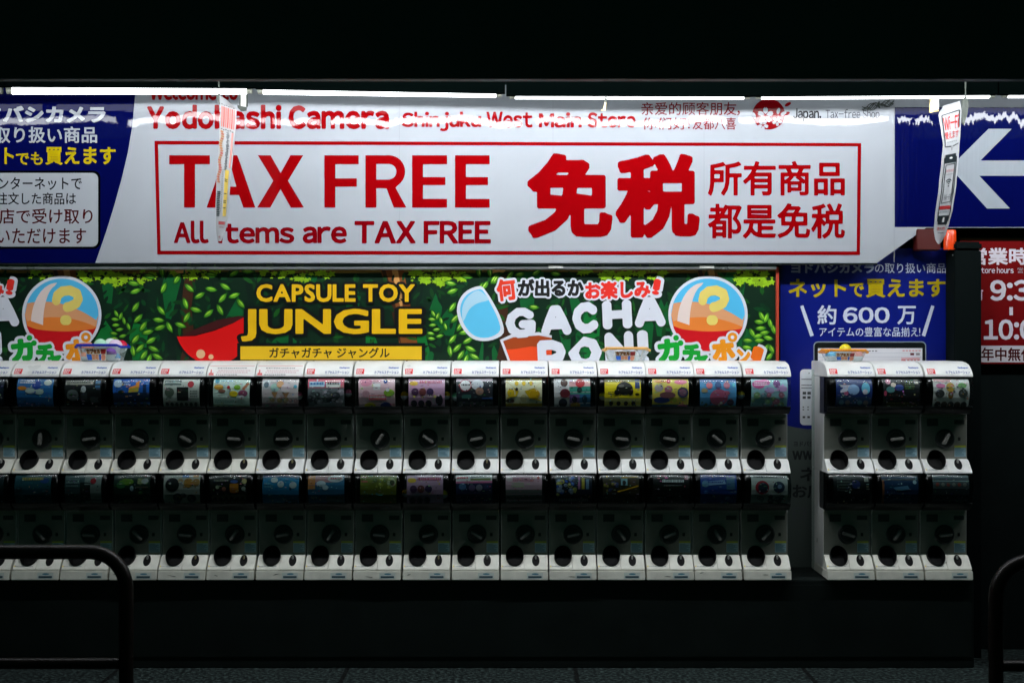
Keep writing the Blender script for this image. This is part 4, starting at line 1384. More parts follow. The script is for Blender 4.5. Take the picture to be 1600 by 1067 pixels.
def machine(upper):
    root = thing('capsule_machine', 'x', 'capsule machine', (0, 0, 0), 'x')
    body = [(-0.03, 0.0), (FACE, 0.0), (FACE, H_PANEL), (-0.215, H_PANEL), (-0.215, H_WIN - 0.001), (-0.03, H_WIN - 0.001)]
    P, d = yz(body, -W2, W2)
    def cutter(tilt, c, rx, rs):
        gg = Geo()
        gg.lathe([(0.955, -0.03), (0.955, 0.052)], (0, 0, 0), 'Y', rx, rs, 36)
        bmesh.ops.transform(gg.bm, matrix=Matrix.Translation(c) @ Matrix.Rotation(-tilt, 4, 'X'), verts=gg.bm.verts)
        return gg.build('cutter', None)
    cut = cutter(math.radians(38), (-0.0505, -0.374, 0.073), 0.049, 0.0625)
    def bored(o):
        md = o.modifiers.new('bore', 'BOOLEAN')
        md.operation = 'DIFFERENCE'
        md.solver = 'EXACT'
        md.object = cut
        bpy.context.view_layer.update()
        me = bpy.data.meshes.new_from_object(o.evaluated_get(bpy.context.evaluated_depsgraph_get()))
        o.modifiers.clear()
        o.data = me
    bored(Geo().prism(P, d, 0.0015).build('body', M['white'], root))
    gg = Geo(); gg.box(-W2 + 0.002, W2 - 0.002, FACE - 0.0022, FACE - 0.0002, 0.0712, H_PANEL - 0.011)
    bored(gg.build('front_panel', M['panel'], root))
    gg = Geo(); gg.box(-W2 + 0.004, W2 - 0.004, -0.222, -0.2155, H_PANEL + 0.001, H_WIN - 0.003)
    gg.box(-W2 + 0.004, W2 - 0.004, FACE, -0.223, H_PANEL + 0.0008, H_PANEL + 0.006)
    for s in (-1, 1):
        gg.box(min(s * W2 * 0.985, s * (W2 * 0.985 - 0.004)), max(s * W2 * 0.985, s * (W2 * 0.985 - 0.004)), FACE + 0.003, -0.223, H_PANEL + 0.007, H_WIN - 0.003)
    gg.build('capsule_chamber', M['dark'], root)
    wp = WP
    bm = bmesh.new()
    xs = [-W2 + 0.001, -W2 + 0.012, W2 - 0.012, W2 - 0.001]
    gr = [[bm.verts.new((x, y + (0.010 if k in (0, 3) else 0), z)) for k, x in enumerate(xs)] for y, z in wp]
    for a, b in zip(gr, gr[1:]):
        for k in range(3): bm.faces.new([a[k], a[k + 1], b[k + 1], b[k]])
    for k, x in ((0, -W2 + 0.001), (3, W2 - 0.001)):
        bk = [bm.verts.new((x, FACE, z)) for y, z in wp[:-1]] 
        col_ = [r[k] for r in gr]
        for i in range(len(wp) - 2):
            bm.faces.new([col_[i], col_[i + 1], bk[i + 1], bk[i]])
    bmesh.ops.recalc_face_normals(bm, faces=bm.faces)
    me = bpy.data.meshes.new('window_cover'); bm.to_mesh(me); bm.free()
    link_mesh('window_cover', me, M['cover' if upper else 'cover_shaded'], root, True)
    gg = Geo(); gg.box(-W2 + 0.004, W2 - 0.004, FACE - 0.007, FACE - 0.0005, H_PANEL - 0.010, H_PANEL - 0.002, 0.0015)
    gg.build('window_sill', M['sill'], root)
    lip = [(y - 0.0015, z) for y, z in ((cover_y(0.352), 0.352), (cover_y(0.336), 0.336), (-0.375, 0.3125), (FACE - 0.003, 0.3095))]
    P, d = yz(lip + [(y + 0.003, z + 0.002) for y, z in lip[::-1]], -W2 + 0.0005, W2 - 0.0005)
    Geo().prism(P, d).build('window_lip', M['dark'], root)
    if upper:
        P, d = yz(LIDP + [(-0.03, 0.509), (-0.40, 0.509)], -W2 - 0.0015, W2 + 0.0015)
        Geo().prism(P, d, 0.004).build('lid', M['white'], root, True)
        def lm(a, b, h):      # a: 0..76 across the machine, b: height
            x = (a / 76.2 - 0.5) * 0.2565
            return Vector((x, lid_y(b) - 0.0004 - h, b + h * 0.4))
        class LP(Print): world = False
        q = LP(lm, 0.0006)
        Rb = srgb(205, 26, 34, 0.8)
        fl = lambda s, box, c, r, h, **kw: q.text(s, (box[0], box[3], box[2], box[1]), c, r, h, **kw)
        for kk in range(7): q.rect(4.8, 0.524 + kk * 0.0038, 17, 0.524 + (kk + 1) * 0.0038, Rb, 1)
        fl(wide('BAN'), (6, 0.538, 14.6, 0.5475), srgb(245, 240, 240, 0.8), 0.03, 2)
        fl(wide('DAI'), (6, 0.527, 13.4, 0.5365), srgb(245, 240, 240, 0.8), 0.03, 2)
        q.build('maker_emblem', M['lidprint'], root)
        q = LP(lm, 0.0006)
        Bl = srgb(40, 66, 140, 0.8)
        fl('Gashapon', (54.5, 0.551, 70.5, 0.561), srgb(24, 70, 160, 0.8), 0.05, 1, metric='round')
        fl('カプセルステーション', (33, 0.525, 71, 0.541), Bl, 0.02, 1)
        q.build('station_lettering', M['lidprint'], root)
    # tray in two halves
    tp = [(FACE - 0.0015, 0.001), (FACE - 0.0015, 0.0705), (-0.345, 0.070), (-0.362, 0.058), (-0.410, 0.016), (-0.419, 0.008), (-0.420, 0.001)]
    for x0, x1, nm in ((-W2, -0.0022, 'capsule_tray'), (-0.0008, W2, 'coin_tray')):
        P, d = yz(tp, x0, x1)
        o = Geo().prism(P, d, 0.0022).build(nm, M['white'] if upper else M['aged'], root, True)
        if nm == 'capsule_tray':
            bored(o)
            bpy.data.objects.remove(cut)
    def cup(c, rx, rs, tilt, depth):
        gg = Geo()
        gg.lathe([(0.95, depth + 0.002), (0.95, -0.001), (0.925, -0.0015), (0.91, 0.002), (0.90, depth * 0.6), (0.75, depth), (0.0, depth)], (0, 0, 0), 'Y', rx, rs, 36)
        m = Matrix.Translation(c) @ Matrix.Rotation(-tilt, 4, 'X')
        bmesh.ops.transform(gg.bm, matrix=m, verts=gg.bm.verts)
        return gg
    cup((-0.0505, -0.374, 0.073), 0.049, 0.0625, math.radians(38), 0.045).build('chute', M['hole'], root, True)
    cr = cup((0.061, -0.3785, 0.047), 0.0205, 0.038, math.radians(47), 0.001).build('coin_return', M['hole'], root, True)
    gg = Geo(); gg.box(0.0570, 0.0650, -0.378, -0.362, 0.052, 0.070, 0.002)
    gg.build('lever', M['tongue'], cr)
    # dial with handle
    dl = Geo().lathe([(0.052, -0.3252), (0.052, -0.332), (0.047, -0.338), (0.040, -0.338), (0.038, -0.334), (0.0, -0.334)], (0.005, 0, 0.178), 'Y', seg=36).build('dial', M['dial'], root, True)
    gg = Geo(); gg.box(-0.033, 0.033, -0.372, -0.3345, -0.0085, 0.0085, 0.004)
    hd = gg.build('handle', M['handle'], dl)
    hd.location = (0.005, 0, 0.178)
    gg = Geo(); gg.box(0.075, 0.089, FACE - 0.0045, FACE - 0.0025, 0.168, 0.186, 0.001); gg.build('coin_slot', M['dark'], root)
    gg = Geo(); gg.box(0.055, 0.11, FACE - 0.005, FACE - 0.0025, 0.255, 0.278, 0.001); gg.build('price_window', M['dial'], root)
    gg = Geo(); gg.box(-0.09, -0.03, FACE - 0.004, FACE - 0.0025, 0.245, 0.285, 0.001); gg.build('lock_plate', M['dial'], root)
    def pm(a, b, h):
        return Vector(((a / 76.2 - 0.5) * 0.2565, FACE - 0.0026 - h, b))
    class PPr(Print): world = False
    q = PPr(pm, 0.0006)
    q.rect(55, 0.082, 73, 0.142, srgb(150, 176, 186, 0.7), 0)
    q.rect(55, 0.132, 73, 0.142, srgb(170, 176, 60, 0.7), 1)
    for k in range(8):
        q.rect(56, 0.086 + k * 0.0056, 56 + [16, 14, 15, 11, 16, 13, 15, 9][k], 0.0885 + k * 0.0056, srgb(70, 110, 128, 0.7), 1)
    q.build('instruction_sticker', M['card'], root)
    def tm(a, b, h):          # printed on the sloping tray, b = height
        y = -0.362 - (0.058 - b) / 0.042 * 0.048
        return Vector(((a / 76.2 - 0.5) * 0.2565, y - 0.0006 - h, b + h))
    q = PPr(tm, 0.0005)
    q.rect(2.5, 0.0175, 4.5, 0.0225, srgb(200, 180, 20, 0.7), 1)
    for k in range(12 if not upper else 7):
        q.rect(5.2 + k * 2.3, 0.0180, 6.8 + k * 2.3, 0.0215, srgb(130, 136, 140, 0.7), 1)
    q.build('tray_caption', M['card'], root)
    if not upper:
        bp = [(-0.03, -0.048), (-0.437, -0.048), (-0.430, -0.001), (-0.03, -0.001)]
        P, d = yz(bp, -W2 - 0.001, W2 + 0.001)
        Geo().prism(P, d, 0.003).build('base', M['aged'], root, True)
        def bmp(a, b, h):
            return Vector(((a / 76.2 - 0.5) * 0.2565, -0.430 - (-0.001 - b) / 0.047 * 0.007 - 0.0006 - h, b))
        q = PPr(bmp, 0.0005)
        q.round_rect(44, -0.036, 65, -0.026, 0.004, srgb(36, 60, 74, 0.7), 1)
        q.disc(55, -0.016, 5.5, 0.0042, srgb(60, 110, 130, 0.7), 1, 14)
        q.rect(42, -0.040, 67, -0.010, srgb(176, 184, 180, 0.7), 0)
        q.build('base_sticker', M['card'], root)
    return root

# ---- display cards (u right, v down, 0..1)
def card_mesh(spec, seed):
    def cm(u, v, h):
        z = 0.501 - 0.170 * v
        return Vector((-0.0945 + 0.190 * u, cover_y(z) + 0.006 - h, z))
    class CP(Print): world = False
    q = CP(cm, 0.0005)
    r = random.Random(seed)
    kc = 0.95
    for it in spec:
        k = it[0]
        if k == 'bg':
            for i in range(14): q.rect(0, i / 14, 1, (i + 1) / 14, srgb(*it[1], kc), 0)
        elif k == 'r':
            nb = max(1, int((it[4] - it[2]) / 0.09))
            for i in range(nb): q.rect(it[1], it[2] + (it[4] - it[2]) * i / nb, it[3], it[2] + (it[4] - it[2]) * (i + 1) / nb, srgb(*it[5], kc), it[6] if len(it) > 6 else 2)
        elif k == 'c': q.disc(it[1], it[2], it[3], it[3] * 1.1, srgb(*it[4], kc), it[5] if len(it) > 5 else 3, 20)
        elif k == 'e': q.disc(it[1], it[2], it[3], it[4], srgb(*it[5], kc), it[6] if len(it) > 6 else 3, 20)
        elif k == 'p': q.poly(it[1], srgb(*it[2], kc), 4)
        elif k == 'l':       # unreadable small print
            x0, y0, x1, y1, n, c = it[1:7]
            for i in range(n):
                y = y0 + (y1 - y0) * i / max(1, n)
                x = x0
                while x < x1 - 0.02:
                    w = r.uniform(0.015, 0.05)
                    q.rect(x, y, min(x1, x + w), y + (y1 - y0) / n * 0.55, srgb(*c, kc), 6)
                    x += w + 0.012
        elif k == 'row':     # row of small items
            x0, x1, y, n, s, cols = it[1:7]
            for i in range(n):
                c = cols[i % len(cols)]
                x = x0 + (x1 - x0) * (i + 0.5) / n
                q.disc(x, y, s, s * 1.15, srgb(*c, kc), 5, 14)
                q.disc(x, y + s * 0.7, s * 0.75, s * 0.6, srgb(*[v * 0.8 for v in c], kc), 4, 10)
        elif k == 'sc':      # scattered round toys with lid seams
            n, s, cols, x0, y0, x1, y1 = it[1:8]
            for i in range(n):
                x, y, c = r.uniform(x0, x1), r.uniform(y0, y1), r.choice(cols)
                ss = s * r.uniform(0.6, 1.2)
                q.disc(x, y, ss, ss * r.uniform(0.8, 1.2), srgb(*c, kc), 3 + (i % 3), 14, r.uniform(0, 3))
                q.disc(x - ss * 0.2, y - ss * 0.3, ss * 0.4, ss * 0.35, srgb(*[min(250, v + 45) for v in c], kc), 6 + (i % 3), 10)
    pal = [tuple(it[-1]) if isinstance(it[-1], tuple) and len(it[-1]) == 3 else (150, 150, 150) for it in spec]
    for i in range(46):      # small print, captions and specks
        x, y, c = r.uniform(0.03, 0.95), r.uniform(0.03, 0.97), r.choice(pal + [(220, 220, 214), (30, 32, 36)])
        c = tuple(max(8, min(245, v + r.uniform(-40, 40))) for v in c)
        if i % 3: q.rect(x, y, min(0.99, x + r.uniform(0.02, 0.08)), min(0.99, y + r.uniform(0.008, 0.02)), srgb(*c, kc), 10)
        else: q.disc(x, y, 0.02 * r.uniform(0.5, 1.3), 0.022 * r.uniform(0.5, 1.3), srgb(*c, kc), 10, 8)
    n = q.build('display_card', M['card'], None)
    me = n.data
    bpy.data.objects.remove(n)
    return me

W_, K_, N_ = (225, 225, 225), (18, 20, 22), (20, 34, 80)
PINK, YEL_, GRN, ORG, BLU, CYA, PUR, REDC, GREY, CREAM = (226, 150, 170), (236, 206, 40), (110, 160, 50), (230, 140, 40), (40, 90, 180), (80, 180, 210), (150, 100, 170), (196, 40, 50), (120, 126, 128), (236, 214, 180)
UP = [
 ('a dim navy card, cut off at the left edge', [('bg', (20, 34, 52)), ('sc', 5, 0.1, [(60, 80, 110), (90, 100, 110)], .2, .3, .8, .8), ('l', .1, .05, .9, .15, 1, GREY)]),
 ('a sea blue card of orange and white rounds', [('bg', (40, 110, 170)), ('l', .08, .04, .5, .18, 2, W_), ('e', .85, .12, .11, .09, (200, 210, 200)), ('e', .55, .2, .12, .14, (30, 70, 160)), ('e', .15, .3, .13, .06, ORG), ('e', .38, .38, .14, .09, (190, 205, 200)), ('e', .62, .4, .13, .09, (180, 200, 190)), ('sc', 5, .06, [(50, 90, 120), (40, 80, 110)], .1, .6, .9, .9)]),
 ('a black card of pale title bar and grey ring', [('bg', (20, 24, 26)), ('r', .02, .06, .78, .18, (150, 146, 132)), ('l', .06, .09, .72, .15, 1, (60, 70, 70)), ('c', .22, .5, .16, (96, 104, 104)), ('e', .22, .5, .11, .02, K_, 5), ('e', .52, .32, .07, .10, (200, 205, 205)), ('r', .44, .42, .62, .72, (56, 62, 62)), ('r', .7, .56, .92, .74, (70, 76, 76)), ('r', .84, .06, .97, .16, (60, 110, 150)), ('r', .84, .2, .97, .28, (60, 110, 150)), ('l', .1, .86, .9, .95, 1, GREY)]),
 ('a bright blue card with an orange wedge', [('bg', (36, 100, 190)), ('e', .14, .16, .12, .12, (180, 205, 225)), ('l', .05, .1, .45, .24, 2, (200, 215, 235)), ('p', [(.42, .32), (.72, .08), (.73, .28), (.56, .42)], ORG), ('p', [(.44, .34), (.72, .26), (.7, .42), (.42, .44)], (200, 180, 70)), ('r', .82, .2, .92, .44, (24, 50, 90)), ('e', .22, .42, .08, .06, (40, 50, 40)), ('r', 0, .45, 1, 1, (22, 44, 70), 1), ('row', .05, .95, .8, 5, .06, [(60, 90, 110), (70, 80, 80)])]),
 ('a grey card with a black square and red disc', [('bg', (190, 196, 186)), ('r', .04, .06, .5, .2, (70, 96, 90)), ('l', .08, .09, .46, .17, 1, (200, 205, 200)), ('c', .76, .17, .09, (180, 30, 44)), ('r', .38, .26, .7, .68, (26, 34, 32)), ('c', .18, .42, .13, (84, 100, 84)), ('l', .75, .36, .95, .6, 3, (90, 96, 90)), ('r', .02, .7, .98, .88, (150, 156, 146)), ('row', .04, .96, .79, 7, .048, [(50, 56, 52)]), ('l', .04, .92, .8, .97, 1, (90, 96, 90))]),
 ('a pale mint card with scattered coloured toys', [('bg', (206, 226, 214)), ('c', .1, .08, .06, CYA), ('l', .2, .05, .5, .1, 1, CYA), ('e', .15, .26, .13, .08, (214, 160, 60)), ('e', .66, .26, .09, .08, (130, 180, 50)), ('e', .56, .46, .12, .09, YEL_), ('e', .24, .38, .10, .06, (140, 96, 80)), ('e', .42, .26, .04, .05, REDC), ('e', .82, .44, .13, .10, (150, 80, 110)), ('p', [(.78, .3), (.94, .1), (1, .14), (.86, .34)], (200, 130, 90)), ('e', .78, .56, .08, .06, W_, 5), ('l', .05, .66, .6, .76, 2, (90, 160, 150)), ('r', .01, .82, .99, .98, (196, 206, 170)), ('row', .05, .95, .9, 6, .055, [(96, 130, 90), (110, 130, 120), (90, 110, 150), (160, 120, 120), (150, 150, 80)])]),
 ('a white card of three pastel ice cream scoops', [('bg', (222, 206, 206)), ('r', .02, .06, .22, .34, W_), ('e', .12, .2, .07, .09, (110, 130, 140)), ('c', .36, .28, .12, (180, 214, 200)), ('c', .5, .18, .10, (240, 180, 130), 4), ('c', .66, .3, .13, (230, 210, 214), 5), ('p', [(.26, .42), (.44, .42), (.36, .62)], (200, 150, 100)), ('p', [(.56, .42), (.76, .42), (.66, .62)], (200, 150, 100)), ('c', .92, .24, .05, CYA), ('sc', 10, .06, [(190, 150, 150), (150, 180, 160), (200, 170, 120)], .05, .55, .95, .72), ('r', 0, .76, 1, 1, (206, 160, 176), 2), ('row', .05, .7, .88, 4, .06, [(160, 190, 170), (200, 140, 160)])]),
 ('a grey patterned card under a red title', [('bg', (120, 126, 130)), ('r', 0, 0, 1, .3, (214, 96, 116), 1), ('r', .04, .1, .46, .26, (200, 226, 240)), ('r', .5, .08, .9, .28, (236, 232, 226)), ('l', .07, .13, .44, .24, 1, (50, 120, 180)), ('l', .54, .13, .86, .24, 1, (40, 40, 50)), ('sc', 16, .10, [(90, 96, 100), (140, 144, 150), (60, 66, 70), (170, 160, 170)], .05, .38, .95, .75), ('e', .5, .86, .36, .1, (150, 156, 160))]),
 ('a pink card with yellow, navy and lime rounds', [('bg', (236, 196, 204)), ('e', .2, .12, .17, .12, (226, 140, 166)), ('r', .4, .16, .6, .36, (240, 236, 236)), ('c', .74, .1, .06, (40, 70, 140)), ('e', .84, .45, .15, .11, (150, 190, 60)), ('c', .8, .36, .05, W_, 6), ('e', .2, .48, .1, .12, (200, 150, 160)), ('r', .28, .52, .76, .68, (226, 110, 120)), ('e', .3, .86, .16, .10, (230, 210, 40)), ('e', .74, .88, .16, .14, (36, 60, 140)), ('l', .3, .06, .6, .12, 1, (200, 90, 120)), ('l', .32, .55, .72, .65, 1, W_)]),
 ('a mauve card of dark figures, bigger of two', [('bg', (206, 160, 190)), ('e', .14, .14, .12, .07, (240, 190, 60)), ('l', .3, .06, .94, .2, 1, (180, 30, 80)), ('row', .08, .7, .4, 3, .10, [(90, 56, 90), (130, 70, 70), (70, 50, 90)]), ('row', .05, .65, .76, 3, .09, [(50, 46, 60)]), ('e', .85, .66, .10, .18, (40, 40, 50)), ('p', [(.6, .56), (.76, .5), (.7, .8)], (190, 180, 190)), ('e', .8, .93, .17, .06, (210, 190, 80)), ('sc', 6, .04, [(230, 190, 210), (240, 220, 120)], .05, .5, .95, .6)]),
 ('a black card with a white ring and navy blade', [('bg', (40, 44, 52)), ('r', 0, 0, 1, .1, (190, 170, 180), 1), ('c', .25, .22, .17, (150, 40, 60)), ('c', .25, .22, .145, (230, 226, 226), 4), ('l', .14, .17, .38, .28, 1, K_), ('e', .58, .2, .17, .16, (200, 200, 206)), ('e', .64, .4, .11, .12, (160, 120, 100)), ('p', [(.8, .14), (1, .64), (.7, .64)], (30, 60, 110)), ('r', .15, .5, .4, .62, (60, 110, 100)), ('row', .04, .96, .8, 6, .07, [(80, 90, 84), (60, 70, 70)])]),
 ('a yellow and white card of bright yellow toys', [('bg', (232, 226, 190)), ('r', 0, 0, 1, .07, (120, 100, 30), 1), ('p', [(.02, .1), (.24, .3), (.36, .4), (.3, .55), (.04, .62)], (236, 200, 20)), ('p', [(.98, .12), (.8, .3), (.52, .4), (.66, .62), (.98, .7)], (226, 186, 20)), ('e', .14, .45, .1, .12, (250, 210, 40), 5), ('e', .8, .5, .14, .16, (216, 170, 20), 5), ('row', .2, .8, .16, 3, .055, [(236, 196, 40)]), ('e', .3, .34, .04, .05, (40, 32, 20), 7), ('e', .12, .7, .12, .07, (60, 44, 20)), ('e', .5, .62, .10, .12, (190, 180, 130), 3), ('r', 0, .78, 1, 1, (206, 170, 30), 2), ('l', .04, .86, .6, .94, 1, (120, 96, 30))]),
 ('a half white, half coral and turquoise card', [('bg', (216, 212, 212)), ('r', .42, 0, 1, .26, (226, 170, 170), 1), ('r', .42, .26, 1, .5, (70, 160, 140), 1), ('r', .42, .5, .7, 1, (120, 96, 150), 1), ('r', .7, .5, 1, 1, (60, 120, 160), 1), ('e', .28, .14, .10, .12, (80, 50, 40)), ('e', .3, .46, .14, .14, (110, 40, 50)), ('e', .24, .76, .12, .14, (40, 46, 60)), ('e', .72, .16, .13, .13, (190, 40, 50)), ('e', .7, .36, .07, .08, (30, 60, 60)), ('e', .56, .66, .07, .11, (40, 40, 60)), ('e', .84, .66, .07, .14, (30, 70, 90)), ('e', .58, .84, .14, .09, (200, 150, 50))]),
 ('a bright yellow card with one big black blob', [('bg', (236, 212, 30)), ('r', 0, 0, 1, .1, (110, 104, 40), 1), ('r', .84, .02, .97, .3, (40, 60, 110)), ('e', .55, .3, .23, .2, (22, 20, 16)), ('e', .72, .38, .07, .14, (22, 20, 16), 5), ('e', .46, .22, .08, .05, (90, 86, 80), 7), ('e', .34, .42, .08, .09, (22, 20, 16), 5), ('r', 0, .6, 1, 1, (214, 204, 120), 1), ('row', .08, .9, .76, 4, .06, [(40, 36, 30)]), ('l', .1, .4, .3, .5, 2, (80, 70, 20)), ('e', .9, .48, .06, .04, (60, 50, 20)), ('l', .06, .93, .6, .97, 1, (110, 100, 40))]),
 ('a mustard card with purple and navy patches', [('bg', (226, 206, 90)), ('e', .22, .08, .18, .05, (210, 140, 50)), ('c', .45, .08, .06, (200, 60, 70)), ('e', .78, .1, .18, .07, (230, 120, 150)), ('e', .18, .28, .12, .12, (170, 160, 160)), ('e', .44, .32, .11, .11, (170, 100, 120)), ('e', .42, .5, .22, .1, (120, 76, 80)), ('c', .84, .42, .15, (50, 60, 90)), ('c', .84, .42, .1, (130, 90, 110), 5), ('e', .26, .66, .22, .1, (40, 60, 120)), ('c', .62, .66, .06, (170, 180, 60)), ('r', 0, .8, 1, 1, (50, 90, 130), 2), ('e', .84, .9, .16, .12, (190, 100, 140)), ('c', .2, .9, .07, (70, 150, 170))]),
 ('a sky blue card with one big round plum blob', [('bg', (90, 160, 210)), ('r', 0, 0, 1, .1, (40, 90, 150), 1), ('row', .14, .86, .2, 3, .09, [(220, 120, 130), (60, 90, 140), (200, 130, 150)]), ('e', .12, .36, .09, .07, (170, 150, 110)), ('e', .52, .58, .25, .26, (180, 90, 120)), ('e', .84, .74, .1, .1, (60, 50, 70)), ('e', .72, .44, .1, .07, (190, 100, 130), 4), ('r', 0, .84, 1, 1, (90, 130, 60), 2), ('r', .9, .14, .98, .26, (120, 200, 220)), ('sc', 5, .05, [(210, 215, 200), (60, 90, 60)], .05, .72, .95, .86)]),
 ('a pale aqua card with magenta title and lilac toys', [('bg', (150, 196, 204)), ('e', .2, .18, .18, .13, (206, 90, 150)), ('e', .36, .12, .16, .1, (216, 120, 170)), ('l', .08, .12, .44, .24, 2, (240, 220, 235)), ('e', .7, .16, .1, .12, (120, 70, 130)), ('e', .84, .3, .14, .1, (190, 150, 196)), ('e', .5, .36, .14, .1, (180, 160, 200)), ('sc', 14, .08, [(110, 160, 170), (90, 130, 140), (130, 170, 120), (170, 110, 130)], .05, .5, .95, .95)]),
 ('a navy card of pale blue pieces, left of three', [('bg', (30, 52, 110)), ('r', 0, 0, 1, .16, K_, 1), ('p', [(.12, .2), (.4, .2), (.3, .4), (.12, .44)], (200, 196, 210)), ('e', .48, .34, .16, .16, (150, 180, 220)), ('c', .28, .46, .06, (200, 90, 130)), ('e', .82, .3, .12, .18, (110, 190, 220)), ('e', .8, .4, .07, .08, (220, 210, 220), 5), ('r', .02, .56, .98, .96, (50, 74, 110), 2), ('row', .08, .92, .74, 5, .07, [(90, 130, 150), (120, 110, 110), (60, 90, 120)])]),
 ('a black card with small pink and teal dots', [('bg', (26, 30, 32)), ('c', .14, .1, .07, (226, 160, 180)), ('c', .28, .2, .07, (226, 206, 190)), ('e', .2, .34, .12, .1, (90, 140, 140)), ('e', .44, .28, .12, .1, (50, 70, 140)), ('l', .6, .08, .86, .36, 4, (90, 110, 60)), ('r', .86, .04, .97, .16, (200, 190, 170)), ('e', .06, .46, .04, .08, (190, 70, 100)), ('r', 0, .7, 1, .95, (40, 54, 40), 1), ('l', .1, .74, .9, .9, 2, (90, 90, 40))]),
 ('a white dotted card with one golden figure', [('bg', (206, 206, 200)), ('r', .02, .02, .5, .1, (200, 150, 150)), ('e', .2, .22, .13, .07, (200, 110, 150)), ('e', .8, .2, .12, .08, (110, 160, 90)), ('e', .47, .26, .12, .14, (190, 150, 60)), ('e', .48, .5, .07, .12, (130, 96, 40)), ('e', .18, .46, .13, .13, (56, 60, 60)), ('e', .82, .44, .13, .14, (60, 66, 60)), ('sc', 14, .035, [(90, 96, 96), (150, 154, 150)], .04, .1, .96, .6), ('row', .05, .95, .8, 5, .09, [(60, 66, 66), (80, 70, 60)])]),
]
